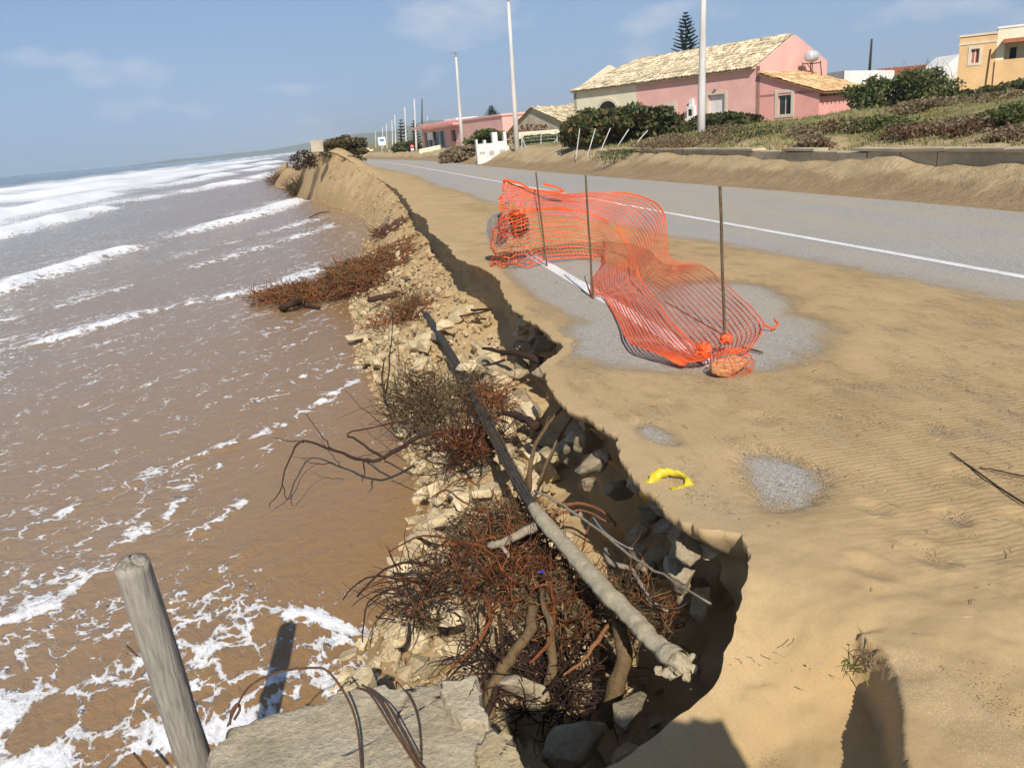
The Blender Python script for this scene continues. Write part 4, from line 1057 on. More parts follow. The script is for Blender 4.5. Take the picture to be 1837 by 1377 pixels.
for i, (pts, r, lab) in enumerate([
    ([(408, 1302, -.42), (424, 1268, -.36), (450, 1228, -.28), (500, 1205, -.20), (560, 1197, -.18), (590, 1205, -.2), (625, 1255, -.26), (642, 1310, -.29), (650, 1400, -.30)], .0045, 'thin rusty wire looping from the post side over the slab'),
    ([(640, 1233, -.30), (665, 1245, -.26), (700, 1300, -.25), (730, 1345, -.27), (765, 1400, -.30)], .0045, 'rusty wire lying over the slab, left strand of three'),
    ([(650, 1228, -.30), (680, 1250, -.25), (715, 1310, -.24), (745, 1360, -.27), (770, 1390, -.29)], .0045, 'rusty wire lying over the slab, middle strand of three'),
    ([(655, 1230, -.30), (695, 1262, -.24), (725, 1310, -.235), (755, 1365, -.26)], .0035, 'rusty wire lying over the slab, right strand of three'),
    ([(712, 1222, -.30), (735, 1250, -.27), (750, 1290, -.275), (755, 1345, -.285), (754, 1377, -.29)], .0030, 'thin dark wire across the middle of the slab'),
    ([(412, 1300, -.42), (416, 1275, -.38), (426, 1262, -.36), (430, 1272, -.38), (420, 1290, -.40)], .006, 'small bent rusty hook on the slab beside the post'),
    ([(228, 1158, -1.1), (245, 1175, -1.1)], .007, 'short dark twig end beside the post over the water'),
    ([(240, 1350, -1.1), (262, 1377, -1.1)], .007, 'short dark twig at the bottom left in the foam')]):
    P, _ = px_branch(pts, r, r, sub=6)
    tag(MB().tube(P, r, 6).build('wire' if i < 6 else 'twig', M['rust'], None, True), lab, 'wire' if i < 6 else 'twig')

# ------------------------------------------------------------------ plastic barrier net, rods, stones
def net():
    root = empty('barrier_net', 'orange plastic barrier net half standing and half collapsed on the road', 'net')
    Z, YD = 'z', 'Y'
    rows = [
        ((889, 481, Z, .01), (893, 400, YD, 10.1), (904, 323, YD, 10.25)),
        ((940, 478, Z, .03), (928, 383, YD, 10.15), (930, 334, YD, 10.3)),
        ((985, 464, YD, 10.2), (963, 377, YD, 10.25), (968, 341, YD, 10.45)),
        ((1040, 462, YD, 10.25), (1020, 376, YD, 10.45), (1020, 347, YD, 10.7)),
        ((1085, 466, YD, 10.0), (1070, 388, YD, 10.4), (1090, 344, YD, 10.6)),
        ((1078, 478, Z, .04), (1105, 408, YD, 10.05), (1145, 352, YD, 10.2)),
        ((1062, 500, Z, .04), (1130, 448, YD, 9.6), (1186, 376, YD, 9.6)),
        ((1062, 527, Z, .03), (1140, 478, Z, .20), (1196, 430, YD, 9.0)),
        ((1086, 534, Z, .03), (1152, 508, Z, .10), (1206, 466, Z, .12)),
        ((1108, 575, Z, .03), (1185, 552, Z, .07), (1262, 477, Z, .06)),
        ((1130, 612, Z, .10), (1225, 598, Z, .06), (1330, 536, Z, .05)),
        ((1172, 632, Z, .09), (1250, 625, Z, .07), (1370, 580, Z, .05)),
        ((1222, 655, Z, .04), (1268, 642, Z, .09), (1345, 625, Z, .06)),
    ]
    Pn = np.array([[onz(x, y, v) if k == Z else ony(x, y, v) for x, y, k, v in row] for row in rows])
    n = len(rows)
    def cr(A, t):
        t = np.clip(t, 0, len(A)-1-1e-6); i = int(t); f = t-i
        a, b, c, d = A[max(i-1, 0)], A[i], A[i+1], A[min(i+2, len(A)-1)]
        return .5*((2*b)+(c-a)*f+(2*a-5*b+4*c-d)*f*f+(-a+3*b-3*c+d)*f**3)
    NU, NV = 170, 31
    G = np.zeros((NU, NV, 3))
    for i in range(NU):
        u = i/(NU-1)*(n-1)
        E0, E1, E2 = (cr(Pn[:, k], u) for k in range(3))
        # smooth across
        for j in range(NV):
            v = j/(NV-1)
            q = E0*2*(v-.5)*(v-1) + E1*(-4)*v*(v-1) + E2*2*v*(v-.5)
            l = E0*(1-2*v)+E1*2*v if v < .5 else E1*(2-2*v)+E2*(2*v-1)
            G[i, j] = .45*q+.55*l
    ii, jj = np.meshgrid(np.arange(NU), np.arange(NV), indexing='ij')
    G[:, :, 2] += .014*fbm(ii*.10, jj*.22, s=151)*1.2
    G[:, :, 0] += .016*fbm(ii*.12, jj*.2, s=153); G[:, :, 1] += .03*fbm(ii*.12, jj*.2, s=155)
    # crumple the left end
    cr_ = np.clip(1-ii/26., 0, 1)*np.clip(1.1-jj/28., 0, 1)
    G[:, :, 0] += cr_*.17*fbm(ii*.45, jj*.4, s=157); G[:, :, 1] += cr_*.35*fbm(ii*.45, jj*.4, s=159); G[:, :, 2] += cr_*.10*fbm(ii*.45, jj*.45, s=161)
    G[:, :, 2] = np.maximum(G[:, :, 2], .012)
    def ribbon(mb, pts, wdir, w, th):
        m = len(pts); V, Fc = [], []
        for i in range(m):
            d = wdir[i]*w/2; nn = np.cross(pts[min(i+1, m-1)]-pts[max(i-1, 0)], wdir[i]); L = np.linalg.norm(nn); nn = nn/L*th/2 if L > 1e-9 else np.array([0, 0, th/2])
            V += [pts[i]-d-nn, pts[i]+d-nn, pts[i]+d+nn, pts[i]-d+nn]
        for i in range(m-1):
            for k in range(4): Fc.append((i*4+k, i*4+(k+1) % 4, i*4+4+(k+1) % 4, i*4+4+k))
        mb.add(V, Fc)
    dv = np.gradient(G, axis=1); dv /= np.linalg.norm(dv, axis=2, keepdims=True)+1e-9
    du = np.gradient(G, axis=0); du /= np.linalg.norm(du, axis=2, keepdims=True)+1e-9
    mb = MB()
    for j in range(1, NV-1):
        if j == NV//2: continue
        ribbon(mb, G[:, j], dv[:, j], .0135 if j % 2 else .0095, .004)
    o = mb.build('long_strands', M['net'], root); o['kind'] = 'stuff'
    mb = MB()
    # cross strands by arc length
    mid = G[:, NV//2]; s = np.concatenate([[0], np.cumsum(np.linalg.norm(np.diff(mid, axis=0), axis=1))])
    for q in np.arange(.03, s[-1], .062):
        i = np.interp(q, s, np.arange(NU)); i0 = int(i); f = i-i0; i1 = min(i0+1, NU-1)
        ribbon(mb, G[i0]*(1-f)+G[i1]*f, du[i0], .0062, .002)
    o = mb.build('cross_strands', M['net'], root); o['kind'] = 'stuff'
    for j, w in ((0, .018), (NV//2, .038), (NV-1, .022)):
        mb = MB(); gap = [(0, NU)] if j != NV-1 else [(0, 38), (58, NU)]
        if j == NV//2: gap = [(4, 66), (70, NU)]
        for a, b in gap: ribbon(mb, G[a:b, j], dv[a:b, j], w, .004)
        mb.build('selvedge_band', M['net'], root)
    for i in (0, NU-1):
        mb = MB(); ribbon(mb, G[i], du[i], .03, .004); mb.build('end_band', M['net'], root)
    # loose flap of torn band at the top
    mb = MB(); P, _ = px_branch([(905, 323, 1.0), (932, 326, 1.0), (960, 343, .95), (1005, 345, .95), (975, 330, 1.05), (980, 338, 1.0)], 1, 1, sub=5)
    P = [Vector(ony(*q)) for q in ((903, 322, 10.2), (932, 328, 10.25), (955, 342, 10.3), (985, 345, 10.3), (1012, 344, 10.35), (1000, 336, 10.3), (975, 330, 10.2))]
    ribbon(mb, np.array(P), np.array([[0, 0, 1.]]*len(P)), .03, .004); mb.build('torn_band', M['net'], root)
    mb = MB(); P = [ony(*q) for q in ((1370, 583, 5.75), (1385, 590, 5.7), (1397, 582, 5.7), (1388, 572, 5.75))]
    ribbon(mb, np.array(P), np.array([[0, 0, 1.]]*len(P)), .02, .004); mb.build('torn_band', M['net'], root)
    return root
net()
def knot(lab, px, py, z, rad, seed, name='net_bundle', solid=.9):
    # crumpled folds of net: a heavily creased sheet gathered into a bundle
    c = Vector(onz(px, py, z)); n, m = 30, 44; P = np.zeros((n, m, 3))
    a, b = np.meshgrid(np.linspace(-1.45, 1.45, n), np.linspace(0, 2*np.pi, m), indexing='ij')
    d = np.stack([np.cos(a)*np.cos(b), np.cos(a)*np.sin(b), np.sin(a)], 2)
    rr = .55 + .8*np.abs(fbm(d[..., 0]*1.8, d[..., 1]*1.8, d[..., 2]*1.8, s=seed, o=2)) + .22*np.abs(fbm(d[..., 0]*5, d[..., 1]*5, d[..., 2]*5, s=seed+4, o=1)) - .1
    P = np.array(c) + d*rr[..., None]*np.array(rad)*1.25
    P[..., 2] = np.maximum(P[..., 2], .008)
    me = grid_mesh(name, P, M['net'], smooth=True); o = put(name, me)
    if solid < .5:
        w = o.modifiers.new('w', 'WIREFRAME'); w.thickness = .008; w.use_replace = True
    tag(o, lab, 'net'); return o
knot('crumpled bunch of orange net tied beside the wrapped stone', 1262, 628, .10, (.07, .07, .07), 5)
knot('small knotted tuft of orange net at the foot of the near rod', 1302, 608, .12, (.06, .05, .045), 6)
o = place_rock(onz(1312, 656, .07), .26, ROCKS, 'pale orange tinted stone weighing down the near end of the net', sc=(.40, .32, .27), rot=(.1, .1, .4), name='weight_stone')
o.data = o.data.copy(); o.data.materials.clear(); o.data.materials.append(m_rock('tinted_stone', (.60, .24, .10), (.76, .38, .18), (.84, .52, .30)))
# net pulled over that stone
mb = MB(); c = Vector(onz(1312, 656, .07))
for a in range(10):
    t = math.pi*(a+.5)/10-math.pi/2
    mb.tube([c+Vector((.158*math.cos(t)*math.cos(p*.4), .13*math.cos(t)*math.sin(p*.4), .108*math.sin(t)+.01)) for p in range(17)], .0022, 4, False)
for a in range(14):
    p = math.pi*a/7
    mb.tube([c+Vector((.158*math.cos(t)*math.cos(p), .13*math.cos(t)*math.sin(p), .108*math.sin(t)+.01)) for t in np.linspace(-1.4, 1.4, 10)], .0022, 4, False)
tag(mb.build('stone_net', M['net']), 'orange net mesh wrapped round the near weight stone', 'net')
for i, (bx, by, tx, ty, lab) in enumerate([
    (981, 478, 961, 309, 'thin rusty rod at the far left of the net'), (1064, 536, 1050, 314, 'thin rusty rod standing in the middle of the net'),
    (1300, 602, 1291, 334, 'tall thin rod standing at the near end of the net')]):
    b = Vector(onz(bx, by, 0.)); t = Vector(ony(tx, ty, b.y+.02)); d = t-b
    P = [b-d*.08] + [b.lerp(t, q)+Vector((rnd.gauss(0, .002), rnd.gauss(0, .002), 0)) for q in (0, .2, .4, .6, .8, 1.)]
    tag(MB().tube(P, .0125 if i == 2 else .011, 7).build('rod', M['rod'], None, True), lab, 'rod')
branch('rod', 'short dark bar lying under the near end of the net', 'rod', [(1330, 622, .03), (1368, 632, .02)], .008, .008, 'rust', 6)
branch('rod', 'short dark stick leaning on the middle rod', 'stick', [(1060, 530, .02), (1048, 495, .2)], .008, .006, 'rust', 6)
def disc(name, px, py, Y, rad, nx, mat, lab):
    root = empty(name, lab, 'disc'); c = Vector(ony(px, py, Y)); nrm = Vector(nx).normalized(); e1 = nrm.orthogonal().normalized(); e2 = nrm.cross(e1)
    V = []; k = 40
    for h in (-.004, .004):
        for i in range(k):
            an = 2*math.pi*i/k; V.append(c+nrm*h+(e1*math.cos(an)+e2*math.sin(an))*rad)
    Fc = [tuple(range(k-1, -1, -1)), tuple(range(k, 2*k))]+[(i, (i+1) % k, k+(i+1) % k, k+i) for i in range(k)]
    MB().add(V, Fc).build('plate', M[mat], root)
    MB().tube([c+(e1*math.cos(a)+e2*math.sin(a))*rad for a in np.linspace(0, 2*math.pi, 41)], .012, 6, False).build('rim', M['metal'], root)
disc('sign_disc', 893, 412, 10.45, .21, (-.75, -.6, .2), 'greycloth', 'grey round metal disc leaning at the left end of the net')
disc('sign_disc', 927, 402, 10.55, .19, (.3, -1, .2), 'rod', 'dark round disc seen through the left end of the net')
# yellow strip hooked over the edge
mb = MB(); pts = [(1152, 893, -.08), (1163, 872, .02), (1180, 851, .06), (1200, 847, .07), (1225, 854, .06), (1240, 866, .04), (1233, 884, .01), (1214, 890, .01)]
P, _ = px_branch(pts, 1, 1, sub=5); V = []
for i, p in enumerate(P):
    q = i/(len(P)-1); w = .030+.034*max(0., q-.45)*1.8+.007*math.sin(i*1.7)
    V += [p+Vector((w*.6, -.2*w, -w*.7)), p+Vector((0, 0, .012*math.sin(i*1.1))), p+Vector((-w*.3, w*.5, w*.6))]
mb.add(V, [(3*i+k, 3*i+k+1, 3*i+k+4, 3*i+k+3) for i in range(len(P)-1) for k in (0, 1)])
o = mb.build('plastic_strip', M['yellow'], None, True); tag(o, 'crumpled yellow plastic strip hooked on the sand edge', 'plastic')
md = o.modifiers.new('s', 'SOLIDIFY'); md.thickness = .002
# blue scrap in the roots
o = put('plastic_scrap', rock_mesh('plastic_scrap', 77, M['blueplastic'], 14, .06, (1, .7, .5))); o.location = onz(972, 1025, -.50); o.scale = (.05, .04, .04); tag(o, 'small blue plastic scrap caught in the roots', 'plastic')
# thin dark strands laid on the sand as the shadow lines at right
branch('stick', 'thin dark strand modelled as a shadow line on the rippled sand at the right edge', 'stick', [(1705, 811, .045), (1770, 858, .045), (1850, 912, .045)], .0035, .005, 'darktwig', 6, .001)
branch('stick', 'thin dark strand modelled as the branching shadow line at the right edge', 'stick', [(1757, 838, .05), (1800, 846, .05), (1850, 856, .05)], .003, .004, 'darktwig', 6, .001)
# grass sprigs growing in the hollow
def tuft(px, py, z, n, h, lab, mat='succulent', seed=0, spread=.03, lean=(0, 0)):
    r = random.Random(seed); c = Vector(onz(px, py, z)); mb = MB()
    for i in range(n):
        p = c+Vector((r.gauss(0, spread), r.gauss(0, spread), 0)); d = Vector((r.gauss(lean[0], .45), r.gauss(lean[1], .45), 1)).normalized()
        L = h*r.uniform(.5, 1.2); P = [p+d*L*q+Vector((d.x*q*q*L*.6, d.y*q*q*L*.6, -q*q*L*.35)) for q in (0, .33, .66, 1)]
        mb.tube(P, [.0022, .002, .0015, .0004], 3, False)
    return tag(mb.build('grass_tuft', M[mat], None), lab, 'grass')
for i, (px, py, z, n, h, lab, mt) in enumerate([
    (1470, 1195, -.12, 26, .09, 'green grass tuft in the middle of the sandy hollow', 'tuftgreen'), (1405, 1205, -.16, 14, .08, 'thin green grass blades left in the sandy hollow', 'tuftgreen'),
    (1545, 1195, -.08, 30, .10, 'grass tuft beside the dark broken edge of the hollow', 'tuftgreen'), (1325, 1205, -.2, 12, .06, 'small green sprig near the cliff lip', 'tuftgreen'),
    (1490, 1235, -.2, 14, .10, 'dry straw blades hanging in the hollow', 'leafdry'), (1575, 1190, 0., 22, .09, 'dry dark grass on the broken edge', 'leafdry'),
    (1510, 1270, -.28, 10, .10, 'dry dangling stems on the hollow floor', 'leafdry'), (1365, 1010, .01, 8, .07, 'sparse dry blades on the pale sand', 'leafdry')]):
    if mt == 'tuftgreen' and 'tuftgreen' not in M: M['tuftgreen'] = m_leaf('tuft_green', (.12, .20, .03), (.28, .36, .08))
    tuft(px, py, z, n, h, lab, mt, 50+i)

# ------------------------------------------------------------------ houses and street furniture beyond the road
class Fr:
    def __init__(s, O, u, v):
        s.O, s.u, s.v = Vector(O), Vector(u), Vector(v); s.O.z = s.u.z = s.v.z = 0.; s.u.normalize(); s.v.normalize()
    def __call__(s, a, b, z): return s.O + s.u*a + s.v*b + Vector((0, 0, z))
    def box(s, mb, a0, a1, b0, b1, z0, z1):
        P = [s(a, b, z) for z in (z0, z1) for a, b in ((a0, b0), (a1, b0), (a1, b1), (a0, b1))]
        mb.add(P, ((0, 3, 2, 1), (4, 5, 6, 7), (0, 1, 5, 4), (1, 2, 6, 5), (2, 3, 7, 6), (3, 0, 4, 7))); return mb
def wall_open(mb, p, a0, a1, z0, z1, ops, depth=.25):
    """wall panel p(a, z, d) with real openings; reveals go in by depth"""
    A = sorted({a0, a1, *[q for o in ops for q in o[:2]]}); Zs = sorted({z0, z1, *[q for o in ops for q in o[2:]]})
    for i in range(len(A)-1):
        for k in range(len(Zs)-1):
            am, zm = (A[i]+A[i+1])/2, (Zs[k]+Zs[k+1])/2
            if any(o[0] < am < o[1] and o[2] < zm < o[3] for o in ops): continue
            mb.add([p(A[i], Zs[k], 0), p(A[i+1], Zs[k], 0), p(A[i+1], Zs[k+1], 0), p(A[i], Zs[k+1], 0)], [(0, 1, 2, 3)])
    for b0, b1, c0, c1 in ops:
        q = [(b0, c0), (b1, c0), (b1, c1), (b0, c1)]
        for (x0, y0), (x1, y1) in zip(q, q[1:]+q[:1]):
            mb.add([p(x0, y0, 0), p(x1, y1, 0), p(x1, y1, depth), p(x0, y0, depth)], [(0, 1, 2, 3)])
def opening(root, p, o, depth, mat, part='window', frame='trim', fw=.16, sill=True, bars=True, label=None):
    a0, a1, z0, z1 = o
    mb = MB(); mb.add([p(a0, z0, depth), p(a1, z0, depth), p(a1, z1, depth), p(a0, z1, depth)], [(0, 1, 2, 3)])
    w = mb.build(part, M[mat], root)
    if label: w['label'] = label
    if frame:
        mb = MB()
        for x0, x1, y0, y1 in ((a0-fw, a0, z0-fw*sill, z1+fw), (a1, a1+fw, z0-fw*sill, z1+fw), (a0, a1, z1, z1+fw)) + (((a0, a1, z0-fw, z0),) if sill else ()):
            P = [p(x, y, d) for d in (-.04, .02) for x, y in ((x0, y0), (x1, y0), (x1, y1), (x0, y1))]
            mb.add(P, ((0, 1, 2, 3), (4, 7, 6, 5), (0, 4, 5, 1), (1, 5, 6, 2), (2, 6, 7, 3), (3, 7, 4, 0)))
        mb.build('frame', M[frame], w)
    if bars:
        mb = MB(); am = (a0+a1)/2
        for x0, x1, y0, y1 in ((am-.03, am+.03, z0, z1), (a0, a0+.05, z0, z1), (a1-.05, a1, z0, z1), (a0, a1, z1-.05, z1)):
            mb.add([p(x0, y0, depth-.02), p(x1, y0, depth-.02), p(x1, y1, depth-.02), p(x0, y1, depth-.02)], [(0, 1, 2, 3)])
        mb.build('casement', M['trim' if mat == 'glass' else 'white'], w)
    return w
def tiled(name, root, p00, p10, p01, p11, mat, pitch=.26, row=.42, seed=0, sag=.03):
    """p00..p10 eave, p01..p11 ridge; rows of half-round tiles with real relief"""
    r = random.Random(seed); p00, p10, p01, p11 = map(Vector, (p00, p10, p01, p11))
    W = (p10-p00).length; H = (p01-p00).length; nc, nr = int(W/pitch), int(H/row)
    nrm = (p10-p00).cross(p01-p00).normalized()
    if nrm.z < 0: nrm = -nrm
    S = lambda a, b: (p00.lerp(p10, a)).lerp(p01.lerp(p11, a), b) - nrm*sag*math.sin(a*math.pi*3+seed)*.4
    mb = MB(); mb.add([p00-nrm*.04, p10-nrm*.04, p11-nrm*.04, p01-nrm*.04], [(0, 1, 2, 3)])
    o = mb.build(name, M[mat], root)
    mb = MB(); k = 4
    for i in range(nc):
        for j in range(nr):
            a0, a1 = i/nc, (i+1.12)/nc; b0, b1 = j/nr, min(1.01, (j+1.15)/nr)
            ja, lift = r.gauss(0, .06)/nc, r.gauss(.02, .015)
            V = []
            for b, tp, h in ((b0, 1., .055), (b1, .8, .015)):
                for q in range(k+1):
                    t = q/k; a = a0+ja+(a1-a0)*(.5+(t-.5)*tp)
                    V.append(S(a, b) + nrm*(math.sin(math.pi*t)*.085 + h + lift))
            mb.add(V, [(q, q+1, k+2+q, k+1+q) for q in range(k)] + [tuple(range(k+1))])
    t = mb.build('tiles', M[mat], o); t['kind'] = 'stuff'
    return o

def farmhouse():
    root = empty('farmhouse', 'long pink and cream farmhouse with pale tiled gable roof', 'house')
    Nn, Ff = Vector(atdep(1363, 150, 54.)), Vector(atdep(1030, 190, 67.5)); u_ = Ff-Nn; u_.z = 0
    f = Fr(Nn, u_, Vector((u_.y, -u_.x, 0)))   # u along the front to the far end, v inward
    zb = .1; L = u_.length; ze = float(atdep(1363, 118, 54.)[2]); zr = float(atdep(1443, 60, 56.)[2]); Wd = 8.5
    front = lambda a, z, d: f(a, d, z)
    split = 10.6
    # openings on the front (a from the near corner)
    near = [(2.7, 4.1, .95, 3.0), (7.05, 7.75, .6, 2.55)]
    mb = MB(); wall_open(mb, front, 0, split, zb, ze, near); mb.build('wall', M['pink'], root)['label'] = 'pink plastered front wall'
    arch = (12.6, 14.6, .6, 2.7)
    mb = MB(); wall_open(mb, front, split, L, zb, ze, [arch]); mb.build('wall', M['cream'], root)['label'] = 'cream plastered front wall'
    # gable ends and back
    for a, m, part in ((0, 'pink', 'gable_wall'), (L, 'cream', 'gable_wall')):
        P = [f(a, 0, zb), f(a, Wd, zb), f(a, Wd, ze+.2), f(a, Wd/2, zr), f(a, 0, ze)]
        P2 = [q + f.u*(.3 if a == 0 else -.3) for q in P]
        mb = MB(); mb.add(P+P2, [(0, 1, 2, 3, 4), (9, 8, 7, 6, 5)]+[(i, i+5, (i+1) % 5+5, (i+1) % 5) for i in range(5)]); mb.build(part, M[m], root)
    mb = MB(); f.box(mb, 0.31, L-.31, Wd-.3, Wd-.003, zb, ze+.2); mb.build('wall', M['cream'], root)
    # parapet edge of the near gable stands proud of the roof
    tiled('roof', root, f(.32, -.35, ze-.12), f(L+.15, -.35, ze-.12), f(.32, Wd/2, zr+.02), f(L-3.2, Wd/2, zr+.02), 'tile', seed=1)
    tiled('roof', root, f(L+.15, Wd+.3, ze-.05), f(.32, Wd+.3, ze-.05), f(L-3.2, Wd/2, zr+.02), f(.32, Wd/2, zr+.02), 'tile', .5, .6, seed=2)
    mb = MB(); mb.add([f(L+.16, -.33, ze-.10), f(L+.16, Wd+.3, ze-.05), f(L-3.2, Wd/2, zr+.03)], [(0, 1, 2)]); mb.build('roof', M['tile'], root)
    mb = MB()
    for i in range(40): 
        a = .35+(L-3.6)*i/40; mb.tube([f(a, Wd/2, zr+.07), f(a+(L-3.6)/40*1.1, Wd/2, zr+.09)], .11, 6)
    t = mb.build('ridge_tiles', M['tile'], root); t['kind'] = 'stuff'
    mb = MB(); f.box(mb, .31, L, -.18, -.003, ze-.16, ze-.05); mb.build('eave_moulding', M['tile'], root)
    # windows and doors
    w = opening(root, front, near[0], .2, 'white', 'door', 'trim', .18, False, True, 'white panelled double door')
    mb = MB(); mb.tube([front(3.4, 3.35, -.15), front(3.4, 3.45, -.12)], .10, 8); mb.build('wall_lamp', M['metal'], root)
    w = opening(root, front, near[1], .2, 'shutter', 'door', 'trim', .24, True, True, 'tall green shuttered door')
    # arched opening
    mb = MB(); a0, a1, z0, z1 = arch; am, rr = (a0+a1)/2, 1.0
    ring = [front(am+rr*math.cos(t), z1-.15+rr*.85*math.sin(t), -.003) for t in np.linspace(0, math.pi, 17)]
    mb.add(ring+[front(a0, z0, .0), front(a1, z0, .0)], [tuple(range(17))]); mb.build('arched_window', M['dark'], root)
    mb = MB(); V = []
    for t in np.linspace(0, math.pi, 17):
        for q, d in ((1., -.05), (1.26, -.05), (1.26, .02), (1., .02)): V.append(front(am+q*math.cos(t), z1-.15+q*.85*math.sin(t), d))
    mb.add(V, [(i*4+k, i*4+(k+1) % 4, i*4+4+(k+1) % 4, i*4+4+k) for i in range(16) for k in range(4)]); mb.build('arch_surround', M['trim'], root)
    mb = MB(); mb.add([front(a0, z0, .2), front(a1, z0, .2), front(a1, z1, .2), front(a0, z1, .2)], [(0, 1, 2, 3)]); mb.build('window', M['dark'], root)
    # white wall shrine beside the tall door
    mb = MB(); f.box(mb, 5.0, 5.8, -.35, -.003, zb, 1.6); f.box(mb, 5.1, 5.7, -.3, -.002, 1.6, 2.4); f.box(mb, 5.25, 5.55, -.25, -.004, 2.4, 2.9)
    mb.build('wall_shrine', M['white'], root)
    mb = MB(); f.box(mb, 5.25, 5.55, -.305, -.299, 1.75, 2.2); mb.build('shrine_niche', M['dark'], root)
    # lean-to annex in front of the gable
    mb = MB(); side = lambda a, z, d: f(-a, d, z)
    wo = (1.35, 2.3, 1.35, 2.65); An, Wn = 4.2, 5.3
    wall_open(mb, side, .003, An, .45, 2.5, [wo], .2)
    mb.add([f(-.003, 0, 2.5), f(-An, 0, 2.5), f(-An, 0, 2.52), f(-.003, 0, 3.9)], [(0, 1, 2, 3)])
    mb.add([f(-An, 0, .45), f(-An, Wn, .45), f(-An, Wn, 2.52), f(-An, 0, 2.52)], [(0, 1, 2, 3)])
    mb.add([f(-An, Wn, .45), f(-.003, Wn, .45), f(-.003, Wn, 3.9), f(-An, Wn, 2.52)], [(0, 1, 2, 3)])
    mb.build('annex_wall', M['salmon'], root)
    opening(root, side, wo, .18, 'glass', 'window', 'trim', .2)
    mb = MB(); f.box(mb, -An-.03, -.01, -.03, -.003, -.2, .9); f.box(mb, -An-.03, -An-.003, 0, Wn, -.2, 1.0); mb.build('plinth', M['greyplinth'], root)
    tiled('annex_roof', root, f(-An-.55, -.25, 2.42), f(-An-.55, Wn+.35, 2.42), f(-.02, -.25, 4.0), f(-.02, Wn+.35, 4.0), 'tileorange', .3, .45, seed=4)
    mb = MB()
    for i in range(11): b = .2+i*(Wn-.2)/10; mb.add(*[(lambda P: (P, ((0, 3, 2, 1), (4, 5, 6, 7), (0, 1, 5, 4), (1, 2, 6, 5), (2, 3, 7, 6), (3, 0, 4, 7))))([f(-An-x, b+y, 2.22+z) for z in (0, .12) for x, y in ((0, -.05), (.5, -.05), (.5, .05), (0, .05))])][0])
    t = mb.build('rafter_ends', M['woodpole'], root)
    # water tank on the gable on its bracket
    tk = empty('water_tank', 'white round water tank on a metal stand against the pink gable', 'tank')
    c = f(-1.0, 4.6, 4.9)
    mb = MB(); P = [c+f.v*q for q in (-.52, -.47, -.36, 0, .36, .47, .52)]; mb.tube(P, [.18, .29, .35, .36, .35, .29, .18], 18); mb.build('drum', M['galv'], tk, True)
    mb = MB()
    for y in (-.5, .5):
        for x in (-.35, .35): mb.tube([c+f.v*y+f.u*x+Vector((0, 0, -.35)), c+f.v*(y*1.3)+f.u*x*1.2+Vector((0, 0, -1.35))], .035, 5)
        mb.tube([c+f.v*y+f.u*-.4+Vector((0, 0, -.45)), c+f.v*y+f.u*.4+Vector((0, 0, -.45))], .035, 5)
    mb.tube([c+f.v*-.5+Vector((0, 0, -.5)), c+f.v*.65+Vector((0, 0, -1.3))], .03, 5); mb.build('stand', M['rust'], tk)
    return root
farmhouse()

def leaf_mass(mb, r, blobs, n, size, asp=1.8):
    tot = sum(b[3]*b[4]*b[5] for b in blobs)
    for x, y, z, rx, ry, rz_ in blobs:
        k = int(n*rx*ry*rz_/tot)
        for i in range(k):
            u = Vector((r.gauss(0, 1), r.gauss(0, 1), r.gauss(0, 1))).normalized()
            q = r.random()**.33*(.85+.3*r.random()); p = Vector((x+u.x*rx*q, y+u.y*ry*q, z+u.z*rz_*q)); s = size*r.uniform(.6, 1.4)
            a = Vector((r.gauss(0, 1), r.gauss(0, 1), r.gauss(.4, .8))).normalized(); b = Matrix.Rotation(r.uniform(0, 6.3), 3, a) @ a.orthogonal().normalized()
            mb.add([p-a*s*.5*asp, p+b*s*.5, p+a*s*.5*asp, p-b*s*.5], [(0, 1, 2, 3)])
def shrub(name, label, px0, px1, pybase, pytop, Y, depth, mat, seed, leaves=5000, size=.12, cat='shrub', nb=14, zb=None, stems=True, group=None):
    """a shrub spanning px0..px1 at distance Y, from ground to pytop"""
    r = random.Random(seed); root = empty(name, label, cat, group)
    a, b = Vector(ony(px0, pybase, Y)), Vector(ony(px1, pybase, Y)); top = float(ony((px0+px1)/2, pytop, Y)[2])
    z0 = float(land_z((a.x+b.x)/2, Y)) if zb is None else zb
    W = b.x-a.x; H = max(.4, top-z0); blobs = []
    for i in range(nb):
        t = (i+.5)/nb; x = a.x+W*t + r.gauss(0, W*.03); env = math.sin(math.pi*min(1, max(0, .12+.76*t)))**.6
        for lev in range(3):
            zz = z0+H*env*(.16+.27*lev+r.uniform(-.06, .06)); rr = W/nb*r.uniform(.9, 1.7)+.12
            blobs.append((x+r.gauss(0, .1), Y+r.uniform(-depth, depth)*.5, zz, rr, depth*.5*r.uniform(.6, 1), H*r.uniform(.14, .22)))
    mb = MB(); leaf_mass(mb, r, blobs, leaves, size); o = mb.build('crown', M[mat], root); o['kind'] = 'stuff'
    if stems:
        mb = MB()
        for i in range(nb*2):
            x = a.x+W*r.random(); P = walk((x, Y+r.uniform(-.3, .3)*depth, z0-.1), (r.gauss(0, .3), r.gauss(0, .3), 1), H*r.uniform(.5, .98), 5, .1, .02, r)
            mb.tube(P, [.03, .026, .02, .015, .01, .005], 5, False)
        o = mb.build('trunk', M['browntwig'], root); o['kind'] = 'stuff'
    return root
shrub('oleander_hedge', 'tall dark green hedge before the cream end of the farmhouse', 1012, 1210, 278, 180, 37., 2.4, 'leafmix', 1, 11000, .14, 'hedge', 16)
shrub('oleander_hedge', 'dark green bush behind the near lamp pole by the white door', 1235, 1352, 258, 198, 42., 1.8, 'leafdark', 2, 5000, .14, 'bush', 10)
